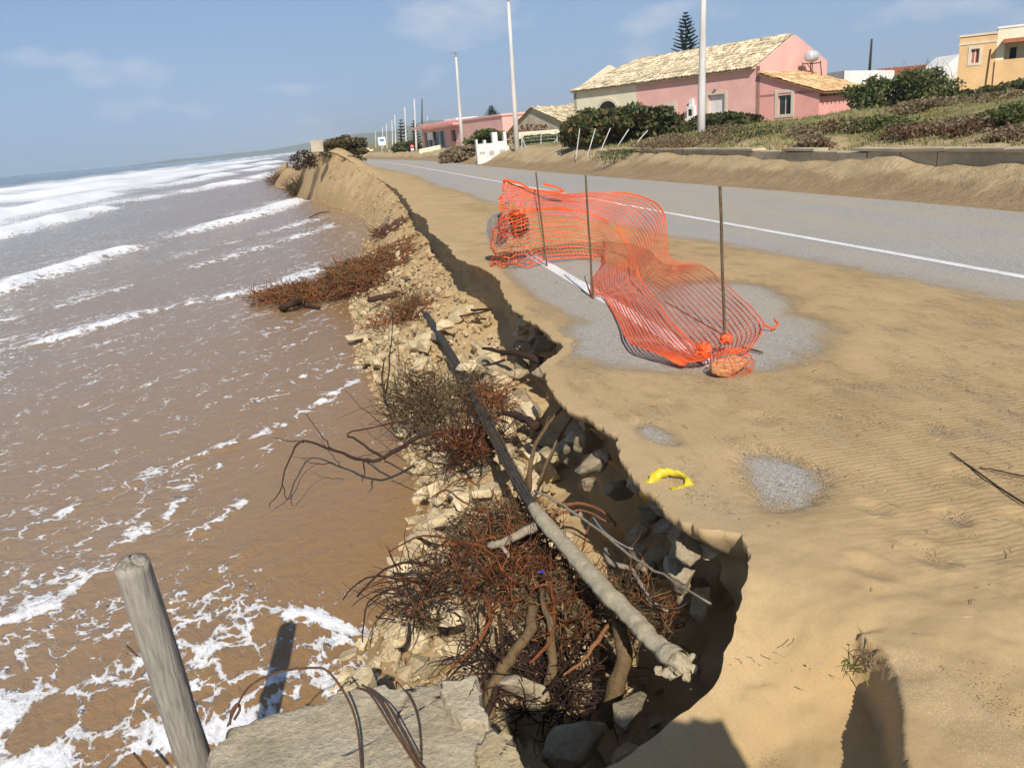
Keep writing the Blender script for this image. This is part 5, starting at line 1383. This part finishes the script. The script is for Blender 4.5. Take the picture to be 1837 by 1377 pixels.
shrub('shrub', 'rounded mixed green shrub at the right end of the pink annex', 1548, 1682, 218, 116, 38., 2.8, 'leafgreen', 3, 9500, .13, 'shrub', 12)
shrub('clipped_hedge', 'dark clipped hedge at the right edge below the orange house', 1750, 1900, 192, 138, 45., 2.0, 'leafdark', 4, 5000, .14, 'hedge', 12)
shrub('palm_shrub', 'dark spiky shrub between the round shrub and the clipped hedge', 1690, 1752, 195, 160, 42., 1.2, 'leafdark', 5, 1800, .2, 'shrub', 5)
shrub('succulent_clump', 'pale green succulent clump at the foot of the round shrub', 1672, 1708, 200, 176, 37., .8, 'succulent', 6, 900, .14, 'plant', 4)
shrub('hedge', 'low green hedge inside the white gate garden', 935, 1012, 275, 240, 54., 2.0, 'leafgreen', 7, 3000, .16, 'hedge', 8)
shrub('hedge', 'olive green bush left of the white gate', 845, 900, 275, 228, 60., 2.0, 'leafgreen', 8, 2600, .18, 'bush', 6)
shrub('dry_scrub', 'brown dry scrub along the verge before the far pink house', 798, 868, 283, 258, 58., 2.0, 'leafdry', 9, 2600, .16, 'scrub', 8)
shrub('bare_bush', 'leafless brown bush before the stone gable', 925, 985, 240, 214, 60., 1.4, 'redroot', 10, 900, .12, 'bush', 6)
shrub('dune_bush', 'windblown green brown bush on top of the dune', 585, 652, 283, 240, 49., 1.6, 'dryleaf', 11, 5200, .10, 'bush', 9, zb=float(top_z(-.2, 49.)+dune(-.2, 49.))-.25)
shrub('dune_bush', 'dark dead bush at the seaward end of the dune top', 530, 562, 290, 262, 50., 1.2, 'darktwig', 12, 900, .08, 'bush', 5, zb=.7)
shrub('dune_bush', 'dark green shrub hanging over the road side of the dune', 622, 648, 300, 278, 46., .8, 'dryleaf', 13, 900, .08, 'bush', 4, zb=.9)
for i, (a, b, y0, y1, Y, mt, lab) in enumerate([(1150, 1262, 285, 258, 29., 'leafdry', 'dry brown weeds left of the near lamp pole'), (1270, 1330, 300, 262, 27., 'leafdry', 'russet weeds right of the near lamp pole'),
        (1440, 1478, 310, 270, 19.5, 'leafdry', 'grey dead weed clump hanging over the low wall'), (1610, 1680, 312, 252, 17.5, 'leafrust', 'rusty brown weed clump hanging over the low wall'),
        (1700, 1760, 300, 262, 16.5, 'leafdry', 'straw coloured weeds at the right end of the wall'), (1780, 1860, 300, 245, 15.5, 'leafgreen', 'green creeping weeds on the sand at the right edge'),
        (1530, 1590, 290, 255, 20., 'leafgreen', 'green creeper trailing on the low wall'), (1720, 1860, 240, 195, 22., 'leafdry', 'mound of grey dry grass at the right edge'), (1600, 1700, 262, 235, 21., 'leafdry', 'dry grey grass on the slope above the wall')]):
    shrub('weeds', lab, a, b, y0, y1, Y, 1.0, mt, 60+i, 1500, .05, 'weeds', 6, group=None)

ordn = ['first', 'second', 'third', 'fourth', 'fifth', 'sixth', 'seventh', 'eighth', 'ninth', 'tenth', 'eleventh', 'twelfth']
for i in range(12):
    px = 1800-i*62+rnd.uniform(-12, 12); Y = 14.5+i*1.35; w = rnd.uniform(22, 46); yb = float(np.interp(px, [1100, 1800], [288, 300]))
    shrub('dry_weeds', ordn[i] + ' low dry weed tuft from the right along the low wall', px-w, px+w, yb, yb-rnd.uniform(14, 34), Y, .8, ('leafdry', 'leafrust', 'leafdry', 'leafgreen')[i % 4], 160+i, 700, .045, 'weeds', 4, group='dry weed tufts along the low wall')
# low wall of rough blocks at the verge
def verge_wall():
    root = empty('low_wall', 'low rough stone retaining wall along the sandy verge', 'wall')
    mb = MB().box((0, 0, 0), (.32, 1.0, .5)); base = mb.mesh('wall_block', M['vergewall'])
    ys = np.arange(11.5, 33., 1.02)
    for i, y in enumerate(ys):
        o = put('wall_block', base, root); o.location = (float(WALLX(y))+rnd.gauss(0, .012), y, .42+rnd.gauss(0, .012)); o.rotation_euler = (rnd.gauss(0, .01), rnd.gauss(0, .02), -math.atan(-.05)*1.+rnd.gauss(0, .012)-math.pi*0)
    mb = MB()
    P = [(float(WALLX(y)), y, .70+.012*rnd.random()) for y in np.arange(11., 33.4, 1.4)]
    for a, b in zip(P[:-1], P[1:]):
        if rnd.random() < .12: continue
        c = (Vector(a)+Vector(b))/2; mb.box(c, (.42, (Vector(b)-Vector(a)).length*.985, .06), math.atan2(-(b[0]-a[0]), b[1]-a[1]), rnd.gauss(0, .006))
    mb.build('coping', M['vergewall'], root)
M['vergewall'] = m_wall('verge_wall', (.60, .50, .34), .3)
verge_wall()
def grass_field():
    r = random.Random(3); mb = MB()
    for i in range(26000):
        if r.random() < .55: y = 12+26*r.random(); x = float(WALLX(y))+.3+16*r.random()**1.3
        else: y = 15+38*r.random(); x = 12+28*r.random()
        z = LZ(x, y)
        h = r.uniform(.06, .18)*(1 if y > 20 else .8); w = .012+.0006*y; an = r.uniform(0, 6.28); d = Vector((r.gauss(0, .35), r.gauss(0, .35), 1))*h
        p = Vector((x, y, z-.02)); b = Vector((math.cos(an), math.sin(an), 0))*w
        mb.add([p-b, p+b, p+d], [(0, 1, 2)])
    o = mb.build('grass', M['grass']); tag(o, 'short green and straw grass on the rise before the farmhouse', 'grass', kind='stuff')
gx, gy = np.meshgrid(np.arange(5, 70, .5), np.arange(5, 90, .5), indexing='ij'); GZ = land_z(gx, gy)
def LZ(x, y):
    a, b = (x-5)/.5, (y-5)/.5; i, j = int(a), int(b); i = max(0, min(GZ.shape[0]-2, i)); j = max(0, min(GZ.shape[1]-2, j)); f, g = a-i, b-j
    return float(GZ[i, j]*(1-f)*(1-g)+GZ[i+1, j]*f*(1-g)+GZ[i, j+1]*(1-f)*g+GZ[i+1, j+1]*f*g)
grass_field()
branch('fallen_branch', 'pale bare branch lying on the dry grass at the right', 'branch', [(1, 1, 1), (2, 2, 1)], .1, .1, 'greywood').data.transform(Matrix.Scale(0.001, 4))
o = bpy.data.objects[-1] if False else [q for q in COL.objects if q.name == 'fallen_branch'][0]
o.data = MB().tube([ony(1713, 247, 21.), ony(1740, 226, 21.2), ony(1765, 210, 21.4), ony(1782, 198, 21.5)], [.03, .05, .045, .055], 7).mesh('fallen_branch', M['greywood'], True)

# street lamps: concrete poles with a small bracket head
def lamp_pole(base, top, r0, label, head=True, px=None):
    root = empty('lamp_pole', label, 'lamp pole', 'concrete lamp poles along the road'); b, t = Vector(base), Vector(top)
    MB().tube([b-(t-b)*.03, b.lerp(t, .33), b.lerp(t, .66), t], [r0, r0*.86, r0*.70, r0*.55], 12).build('shaft', M['poleconc'], root, True)
    if head:
        mb = MB(); mb.tube([t, t+Vector((0, 0, .35))], .07, 8); mb.box(t+Vector((-.12, 0, .38)), (.55, .22, .12)); mb.build('lamp_head', M['metal'], root)
    return root
for bx, by, tx, ty, Y, r0, lab, hd in [
    (1257, 284, 1263, -70, 30., .17, 'thick pale concrete lamp pole nearest the camera, before the farmhouse', True),
    (929, 290, 912, 4, 47., .165, 'tall concrete lamp pole beside the white gate', True),
    (831, 283, 818, 103, 70., .165, 'concrete lamp pole before the far pink house, with small dark head', True)]:
    lamp_pole(ony(bx, by, Y), ony(tx, ty, Y), r0, lab, hd)
for i, (x, yb, yt, lean, Y) in enumerate([(748, 286, 178, 5, 112.), (730, 284, 193, 4, 135.), (711, 283, 206, 3, 158.), (705, 281, 216, 2, 180.), (695, 280, 222, 2, 205.), (688, 279, 228, 2, 230.), (675, 278, 236, 2, 260.)]):
    lamp_pole(ony(x, yb, Y), ony(x-lean, yt, Y), .16, ['concrete lamp pole at the seaward corner of the far pink house', 'second lamp pole beyond the far pink house', 'third lamp pole beyond the far pink house', 'fourth lamp pole beyond the far pink house, in the haze', 'hazy lamp pole just right of the white signboard', 'hazy lamp pole behind the white signboard', 'farthest hazy lamp pole left of the white signboard'][i], False)
def thin_pole(px, yb, yt, Y, r, mat, lab, cat='utility pole', lean=0):
    tag(MB().tube([ony(px+lean, yb, Y), ony(px, yt, Y)], [r, r*.7], 7).build('utility_pole', M[mat], None, True), lab, cat)
thin_pole(1564, 128, 70, 85., .16, 'woodpole', 'dark utility pole against the sky behind the farmhouse', lean=-4)
thin_pole(757, 222, 178, 118., .10, 'woodpole', 'dark thin mast behind the far pink house', 'mast')
thin_pole(767, 222, 208, 112., .06, 'galv', 'short white antenna on the roof of the far pink house', 'antenna')

# Norfolk pines: trunk and flat whorls of upswept branches
def araucaria(px, pyb, pyt, Y, wpx, label, seed, tiers=13):
    r = random.Random(seed); root = empty('norfolk_pine', label, 'tree'); b, t = Vector(ony(px, pyb, Y)), Vector(ony(px, pyt, Y))
    b = Vector((b.x, b.y, 0.)); H = t.z-b.z; R = wpx*Y/1457/2
    MB().tube([b, b.lerp(t, .5), t], [.22, .14, .03], 8).build('trunk', M['woodpole'], root, True)
    mb = MB(); vis = (t.z-float(ony(px, pyb, Y)[2]))
    for k in range(tiers+6):
        z = t.z - (k+.4)*vis/tiers*(1.); 
        if z < b.z+1: break
        q = min(1.15, (t.z-z)/vis); rad = R*(.08+.95*q**.75)*r.uniform(.85, 1.1)
        for m in range(7):
            an = 2*math.pi*(m+r.random()*.5)/7 + k; d = Vector((math.cos(an), math.sin(an), 0))
            P = [Vector((t.x, t.y, z))+d*rad*s+Vector((0, 0, rad*(.10*s+.22*s*s))) for s in (0, .33, .66, 1)]
            mb.tube(P, [.05, .09, .08, .02], 5, False)
            side = d.cross(Vector((0, 0, 1)))
            for s in range(16):
                f = .25+.75*s/16; c = Vector((t.x, t.y, z))+d*rad*f+Vector((0, 0, rad*(.10*f+.22*f*f))); L = rad*.30*(1.1-f)+.10
                e = (side*r.choice((-1, 1))+d*.8+Vector((0, 0, .35))).normalized()
                mb.add([c-d*.06, c+e*L+Vector((0, 0, .05)), c+d*.08-Vector((0, 0, .03))], [(0, 1, 2)])
                mb.add([c-Vector((0, 0, .05)), c+e*L, c+Vector((0, 0, .05))], [(0, 1, 2)])
    o = mb.build('crown', M['pine'], root); o['kind'] = 'stuff'
araucaria(1230, 104, 22, 95., 58, 'tall tiered conifer rising behind the farmhouse roof', 1)
araucaria(881, 213, 190, 135., 30, 'small dark conifer behind the roof of the far pink house', 2, 7)
araucaria(719, 268, 214, 150., 32, 'dark conifer left of the far pink house, nearer the sign', 3, 9)
araucaria(742, 262, 216, 140., 26, 'dark conifer close to the corner of the far pink house', 4, 9)
shrub('hedge', 'dark hedge below the conifers beside the red round sign', 712, 752, 280, 252, 120., 3., 'leafdark', 15, 1600, .3, 'hedge', 5)

def simple_house(name, label, O, u, v, L, Wd, zb, zt, mat, ops, roof=None, parapet=.0):
    root = empty(name, label, 'house'); f = Fr(O, u, v); fr = lambda a, z, d: f(a, d, z); sd_ = lambda a, z, d: f(d, a, z)
    mb = MB(); wall_open(mb, fr, 0, L, zb, zt, [o[0] for o in ops if o[1] == 'f'], .3)
    wall_open(mb, sd_, 0.003, Wd, zb, zt, [o[0] for o in ops if o[1] == 's'], .3)
    mb.add([f(L, 0, zb), f(L, Wd, zb), f(L, Wd, zt), f(L, 0, zt)], [(0, 1, 2, 3)]); mb.add([f(0, Wd, zb), f(L, Wd, zb), f(L, Wd, zt), f(0, Wd, zt)], [(0, 1, 2, 3)])
    mb.build('wall', M[mat], root)
    for o, side, m, fm, fw in ops: opening(root, fr if side == 'f' else sd_, o, .25, m, 'window', fm, fw)
    mb = MB(); f.box(mb, -.12, L+.12, -.12, Wd+.12, zt+.002, zt+.22); mb.build('roof', M[roof or mat], root)
    return root, f
# the far pink house
r_, f = simple_house('seaside_house', 'low flat roofed pink house with wide dark veranda further along the road', ony(905, 268, 80.), ony(757, 276, 104.)-ony(905, 268, 80.), Vector((1, .25, 0)), 24., 9., -.6, 3.3, 'pink',
    [((12.5, 14.0, 1.2, 2.5), 'f', 'glass', 'pink', .1), ((16.2, 23.2, .3, 2.55), 'f', 'glass', None, .1)])
mb = MB(); f.box(mb, 10.5, 24.6, -1.1, -.13, 3.0, 3.24); mb.build('canopy', M['salmon'], r_)
for a in (18.0, 20.2, 22.0):
    mb = MB(); f.box(mb, a, a+.12, .02, .14, .3, 2.55); mb.build('veranda_post', M['white'], r_)
mb = MB(); f.box(mb, 20.4, 22.3, .04, .2, 1.6, 2.5); mb.build('white_panel', M['signwhite'], r_)
mb = MB(); f.box(mb, 12.2, 14.6, -.45, -.003, 2.75, 2.9); mb.build('window_hood', M['salmon'], r_)
mb = MB(); f.box(mb, 19.5, 23.5, 3., 6., 3.53, 3.9); mb.build('roof_tank', M['white'], r_)
# stone-walled house with ragged gable
r_ = empty('stone_house', 'pale stone gabled house behind the white gate', 'house'); f = Fr(ony(1010, 245, 72.), ony(915, 250, 80.)-ony(1010, 245, 72.), Vector((.9, 1., 0)))
zz = lambda py, Y: float(ony(960, py, Y)[2])
L = (ony(915, 250, 80.)-ony(1010, 245, 72.)); L = float(np.hypot(L[0], L[1])); e, ap = zz(222, 75), zz(193, 75)
P = [f(0, 0, 0), f(L, 0, 0), f(L, 0, e-.5), f(L*.52, 0, ap), f(0, 0, e)]; P2 = [q+f.v*9 for q in P]
MB().add(P+P2, [(0, 1, 2, 3, 4), (9, 8, 7, 6, 5), (0, 5, 6, 1), (1, 6, 7, 2), (4, 9, 5, 0)]).build('wall', M['stonewall'], r_)
tiled('roof', r_, f(L+.5, -.3, e-.75), f(L+.5, 9.3, e-.75), f(L*.52, -.3, ap+.05), f(L*.52, 9.3, ap+.05), 'tile', .4, .5, seed=6)
tiled('roof', r_, f(-.4, 9.3, e-.15), f(-.4, -.3, e-.15), f(L*.52, 9.3, ap+.05), f(L*.52, -.3, ap+.05), 'tile', .4, .5, seed=7)
# low outbuilding between it and the farmhouse
r_, f = simple_house('outbuilding', 'low grey tiled outbuilding beside the cream end of the farmhouse', ony(1040, 230, 78.), ony(1000, 230, 82.)-ony(1040, 230, 78.), Vector((.6, 1, 0)), 3.6, 4., -.2, float(ony(1015, 208, 80.)[2]), 'stonewall', [((.8, 2.8, .8, 1.9), 'f', 'dark', None, .1)])
tiled('roof', r_, f(-.3, -.4, float(ony(1015, 206, 80.)[2])+.25), f(4.0, -.4, float(ony(1015, 206, 80.)[2])+.25), f(-.3, 4., float(ony(1015, 186, 80.)[2])), f(4., 4., float(ony(1015, 186, 80.)[2])), 'tile', .4, .5, seed=8)
# the orange house at the right
r_ = empty('orange_house', 'orange and cream two storey house with balcony at the right edge', 'house')
A_, B_ = Vector(atdep(1717, 135, 61.)), Vector(atdep(1880, 130, 58.8)); f = Fr(A_, B_-A_, Vector((A_.x*1.04, A_.y*.98, 0)))
def fa(px):   # distance along the front for an image column
    best = min(np.linspace(0, 14, 700), key=lambda a: abs(pxof(f(a, 0, 4.))[0]-px)); return float(best)
def pxof(P):
    v = np.array(P)-CAM; w = v @ F; return CX+FPX*(v @ RR)/w, CY-FPX*(v @ UU)/w
def fz(px, py): a = fa(px); d = np.linalg.norm(np.array(f(a, 0, 0))[:2]); rr_ = ray(px, py); return float(HCAM + rr_[2]*(d/np.hypot(rr_[0], rr_[1])))
fr_ = lambda a, z, d: f(a, d, z)
xe, xw = fa(1786), 13.; zt_, zl_, zh_ = fz(1740, 66), fz(1815, 106), fz(1815, 76)
wo = (fa(1741), fa(1756), fz(1748, 113), fz(1748, 88))
mb = MB(); wall_open(mb, fr_, 0, xe, .3, zt_, [wo]); mb.add([f(0, 0, .3), f(0, 8, .3), f(0, 8, zt_), f(0, 0, zt_)], [(0, 1, 2, 3)]); mb.build('wall', M['orange'], r_)
opening(r_, fr_, wo, .2, 'redtile', 'window', 'trim', .18)
mb = MB(); f.box(mb, -.05, xe, -.05, -.004, zt_-.55, zt_-.42); f.box(mb, -.06, xe, -.08, 8, zt_+.002, zt_+.15); mb.build('cornice', M['trim'], r_)
wb = (fa(1801), 12.5, zl_, zh_)
mb = MB(); wall_open(mb, fr_, xe+.003, xw, zl_-.01, zt_+.3, [wb], 1.6); f.box(mb, xe+.003, xw, 1.6, 1.8, zl_-.01, zt_+.3); mb.build('wall', M['cream'], r_)['label'] = 'cream upper wall with deep balcony opening'
mb = MB(); f.box(mb, xe+.003, xw, -.15, -.003, .3, zl_); f.box(mb, xe+.003, xw, -.004, 1.6, .3, zl_-.02); mb.build('balcony_parapet', M['orange'], r_)
mb = MB(); f.box(mb, fa(1797), xw, -1.0, -.004, zh_-.05, zh_+.22); mb.build('awning', M['redtile'], r_)
mb = MB(); f.box(mb, fa(1812), fa(1824), 1.55, 1.598, zl_, zh_-.3); mb.build('balcony_door', M['dark'], r_)
mb = MB(); f.box(mb, xe-.05, xw, -.06, 8, zt_+.302, zt_+.45); mb.build('roof', M['white'], r_)
mb = MB(); mb.tube([f(fa(1776), -.05, zt_-1.), f(fa(1772), -.05, 1.)], .05, 6); mb.build('drain_pipe', M['rust'], r_)
# white walls, stair and red roof behind the shrubs
def slab_wall(name, lab, px0, py0, px1, py1, Yd, mat, th=.3, zbase=.2, cat='wall'):
    a, b = Vector(ony(px0, py0, Yd)), Vector(ony(px1, py1, Yd)); d = (b-a); d.z = 0; n = Vector((-d.y, d.x, 0)).normalized()*th
    P = [Vector((a.x, a.y, zbase)), Vector((b.x, b.y, zbase)), b, a]; P2 = [q+n for q in P]
    return tag(MB().add(P+P2, [(0, 1, 2, 3), (7, 6, 5, 4), (0, 4, 5, 1), (1, 5, 6, 2), (2, 6, 7, 3), (3, 7, 4, 0)]).build(name, M[mat]), lab, cat)
slab_wall('white_wall', 'low white garden building wall right of the pink gable', 1515, 127, 1605, 126, 62., 'white', 3.)
slab_wall('white_wall', 'white sloping gable wall left of the orange house', 1672, 140, 1722, 97, 66., 'white', 3.)
slab_wall('white_stair_wall', 'white pierced stair wall behind the round shrub', 1640, 150, 1688, 127, 58., 'white', .4)
slab_wall('white_wall', 'white boundary wall beneath the orange house', 1690, 140, 1850, 134, 54., 'stonewall', .4)
r_ = empty('red_roof_shed', 'low shed with red tiled roof behind the round shrub', 'shed'); f = Fr(ony(1700, 140, 70.), ony(1590, 140, 72.)-ony(1700, 140, 70.), Vector((.5, 1, 0)))
mb = MB(); f.box(mb, 0, 5.5, 0, 4, 0, float(ony(1640, 135, 70.)[2])); mb.build('wall', M['white'], r_)
za, zc = float(ony(1640, 136, 70.)[2]), float(ony(1640, 116, 70.)[2]); tiled('roof', r_, f(-.3, -.3, za), f(5.8, -.3, za), f(-.3, 4.2, zc), f(5.8, 4.2, zc), 'redtile', .35, .5, seed=9)
bt = random.Random(8); root = empty('bare_tree', 'leafless bare twigged tree behind the round shrub', 'tree'); mb = MB(); c = Vector(ony(1655, 165, 60.))
for i in range(70):
    P = walk(c+Vector((bt.gauss(0, 1.1), bt.gauss(0, .8), 0)), (bt.gauss(0, .35), bt.gauss(0, .3), 1), bt.uniform(1.4, 2.9), 5, .12, .0, bt); mb.tube(P, [.035, .03, .024, .018, .013, .006], 4, False)
mb.build('crown', M['leafdry'], root)['kind'] = 'stuff'; MB().tube([c-Vector((0, 0, 2)), c+Vector((0, 0, .5))], [.14, .09], 7).build('trunk', M['browntwig'], root)

# gate, garden walls, wire fence
def gate():
    root = empty('garden_gate', 'white stone gate posts and low wall beside the lamp pole', 'gate'); Y = 50.
    def pil(x0, x1, yt, yb, part='pillar', th=.5, m='white'):
        a, b = Vector(ony(x0, yb, Y)), Vector(ony(x1, yb, Y)); z1 = float(ony((x0+x1)/2, yt, Y)[2]); z0 = min(a.z, -.05)
        mb = MB(); mb.box(((a.x+b.x)/2, Y+th/2, (z0+z1)/2), (b.x-a.x, th, z1-z0)); mb.build(part, M[m], root)
    pil(887, 896, 237, 290); pil(907, 912, 236, 289); pil(857, 860, 250, 289, 'post'); pil(871, 875, 251, 290, 'post')
    pil(860.2, 870.8, 258, 288.5, 'wall_panel', .25); pil(875.2, 886.8, 257, 289, 'wall_panel', .25); pil(896.2, 906.8, 253, 289, 'wall_panel', .25); pil(912.2, 919, 262, 288, 'wall_panel', .3)
    for x0, x1, y0, y1 in ((878, 886, 270, 279), (897, 906, 268, 277), (861, 870, 272, 277)):
        a, b = ony(x0, y1, Y-.003), ony(x1, y0, Y-.003); MB().box(((a[0]+b[0])/2, Y-.004, (a[2]+b[2])/2), (b[0]-a[0], .02, b[2]-a[2])).build('recess', M['greyplinth'], root)
gate()
slab_wall('white_wall', 'low bright white wall by the road right of the lamp pole', 935, 272, 998, 264, 48., 'cream', .35, -.05)
slab_wall('garden_wall', 'cream balustrade wall behind the low white wall', 922, 238, 1015, 231, 56., 'cream', .3, -.05)
slab_wall('garden_wall', 'cream garden wall below the far pink house', 752, 268, 790, 260, 88., 'cream', .4, -.6)
for i, (xb, yb, xt, yt) in enumerate([(1034, 277, 1040, 231), (1056, 273, 1068, 231), (1076, 274, 1095, 230), (1107, 264, 1128, 232), (1137, 262, 1162, 234), (1168, 268, 1200, 243)]):
    b, t = Vector(ony(xb, yb, 33.5)), Vector(ony(xt, yt, 33.7))
    tag(MB().tube([b-(t-b)*.2, t], .021, 6).build('fence_post', M['poleconc']), ['leftmost leaning', 'second from left leaning', 'third from left leaning', 'fourth from left slanting', 'fifth from left strongly slanting', 'rightmost almost fallen'][i] + ' pale fence post before the dark hedge', 'fence post', 'leaning fence posts before the hedge')
def wire_fence():
    root = empty('wire_fence', 'grey wire mesh garden fence right of the white gate', 'fence'); Y = 49.
    for x0, y0, x1, y1 in ((936, 272, 936, 240), (970, 268, 971, 236), (1000, 265, 999, 234), (936, 246, 946, 272), (985, 266, 999, 250)):
        MB().tube([ony(x0, y0, Y), ony(x1, y1, Y)], .03, 5).build('post', M['galv'], root)
    for k in range(5):
        MB().tube([ony(936, 242+k*6, Y), ony(1000, 236+k*6, Y)], .008, 4).build('wire', M['galv'], root)
wire_fence()
# road signs in the distance
def sign(px, py0, py1, w, Y, label, yb, round_=False):
    root = empty('road_sign', label, 'sign'); c = Vector(ony(px, (py0+py1)/2, Y)); h = abs(ony(px, py0, Y)[2]-ony(px, py1, Y)[2]); W = w*Y/1457
    MB().tube([ony(px, yb, Y), c], .06, 6).build('post', M['galv'], root)
    if round_:
        k = 20; V = [c+Vector((math.cos(a)*W/2, -.06-.02*j, math.sin(a)*W/2)) for j in (0, 1) for a in np.linspace(0, 2*math.pi, k, endpoint=False)]
        MB().add(V, [tuple(range(k, 2*k)), tuple(range(k-1, -1, -1))]+[(i, (i+1) % k, k+(i+1) % k, k+i) for i in range(k)]).build('plate', M['signred'], root)
        MB().box(c+Vector((0, -.1, 0)), (W*.5, .02, W*.14)).build('bar', M['signwhite'], root)
        MB().box(c+Vector((0, -.09, -W*.8)), (W*.8, .03, W*.5)).build('sub_plate', M['signwhite'], root)
    else:
        MB().box(c+Vector((0, -.1, 0)), (W, .08, h)).build('board', M['signwhite'], root)
        MB().box(c+Vector((0, -.145, h*.12)), (W*.6, .006, h*.30)).build('emblem', M['signblue'], root)
    return root
sign(685, 246, 261, 13, 150., 'white signboard with blue emblem on posts far along the road', 281)
sign(739, 259, 266, 7, 112., 'small round red traffic sign at the corner of the far pink house', 281, True)
o = MB().box(ony(569, 262, 47.), (.66, .06, .62), 0., 0, .05).build('notice_board', M['stonewall']); tag(o, 'blank pale board standing on top of the dune', 'board')
for i, (x, w, yt, lab) in enumerate([(655, 10, 266, 'pale low wall at the far end of the road, leftmost'), (665, 9, 268, 'pale low wall block far along the road'), (702, 9, 273, 'cream roadside wall block right of the signboard'), (716, 10, 272, 'cream roadside wall block below the conifers'), (735, 10, 276, 'cream roadside wall below the red sign'), (690, 8, 274, 'cream gate pillar beneath the signboard')]):
    Y = (230, 190, 150, 130, 115, 165)[i]; p = ony(x, yt, Y); z0 = float(rz(Y))-.1; W = w*Y/1457
    mb = MB(); mb.box((p[0], Y, (p[2]+z0)/2), (W, .8, p[2]-z0)); mb.box((p[0]-W*.4, Y-.02, (p[2]+z0)/2+.2), (W*.2, .9, p[2]-z0+.3))
    tag(mb.build('roadside_wall', M['cream']), lab, 'wall')
# small agaves by the farmhouse plinth
for i, (px, py) in enumerate([(1372, 224), (1399, 224)]):
    r = random.Random(i); c = Vector(ony(px, py, 44.)); c.z = LZ(c.x, c.y); mb = MB()
    for k in range(16):
        an = r.uniform(0, 6.28); L = r.uniform(.35, .6)*(1 if i == 0 else .7); d = Vector((math.cos(an)*.8, math.sin(an)*.8, r.uniform(.4, 1.)))
        P = [c, c+d*L*.5, c+d*L]; mb.tube(P, [.03, .035, .003], 4, False)
    tag(mb.build('agave', M['leafdark']), ('larger' if i == 0 else 'smaller') + ' dark spiky agave on the lawn before the farmhouse', 'plant')
# scraps of shell, stone and twig scattered on the drifted sand
def debris():
    r = random.Random(12); mb = MB()
    for i in range(1000):
        y = 1.9+8.*r.random()**1.5; x = lip1(y)+.05+r.random()**1.2*4.2
        z = float(np.maximum(TZ(x, y), .008)); s_ = r.uniform(.002, .005)*(1+.22*y)
        if r.random() < .8:
            V = [Vector((r.gauss(0, 1), r.gauss(0, 1), abs(r.gauss(0, .6))))*s_*.6+Vector((x, y, z)) for _ in range(5)]
            mb.add(V, [(0, 1, 2), (0, 2, 3), (0, 3, 4), (1, 2, 4), (2, 3, 4), (0, 1, 4)])
        else:
            a = r.uniform(0, 6.3); L = r.uniform(.02, .07); mb.tube([(x, y, z+.003), (x+math.cos(a)*L*.5, y+math.sin(a)*L*.5, z+.008), (x+math.cos(a+.3)*L, y+math.sin(a+.3)*L, z+.003)], .0016, 3, False)
    o = mb.build('debris', M['debris']); tag(o, 'tiny shell bits and twigs scattered on the drifted sand', 'debris', kind='stuff')
_dx, _dy = np.meshgrid(np.arange(.8, 6.5, .05), np.arange(1.4, 10.2, .05), indexing='ij'); _dz = top_z(_dx, _dy)
def TZ(x, y): return _dz[max(0, min(_dz.shape[0]-1, int((x-.8)/.05))), max(0, min(_dz.shape[1]-1, int((y-1.4)/.05)))]
M['debris'] = m_twig('debris_bits', (.16, .11, .06), (.66, .56, .42))
debris()
# salt haze over the coast
HAZE = True
if HAZE:
    me = MB().box((0, 3950, 39), (9000, 8500, 84)).mesh('haze'); hz = put('haze', me); tag(hz, 'pale salt haze over the sea and coast', kind='stuff')
    hm = bpy.data.materials.new('haze'); hm.use_nodes = True; nt = hm.node_tree; nt.nodes.clear()
    pv = nt.nodes.new('ShaderNodeVolumePrincipled'); pv.inputs['Density'].default_value = .00030; pv.inputs['Color'].default_value = (.80, .92, 1., 1); pv.inputs['Anisotropy'].default_value = .2
    ou = nt.nodes.new('ShaderNodeOutputMaterial'); nt.links.new(pv.outputs[0], ou.inputs['Volume']); me.materials.append(hm)
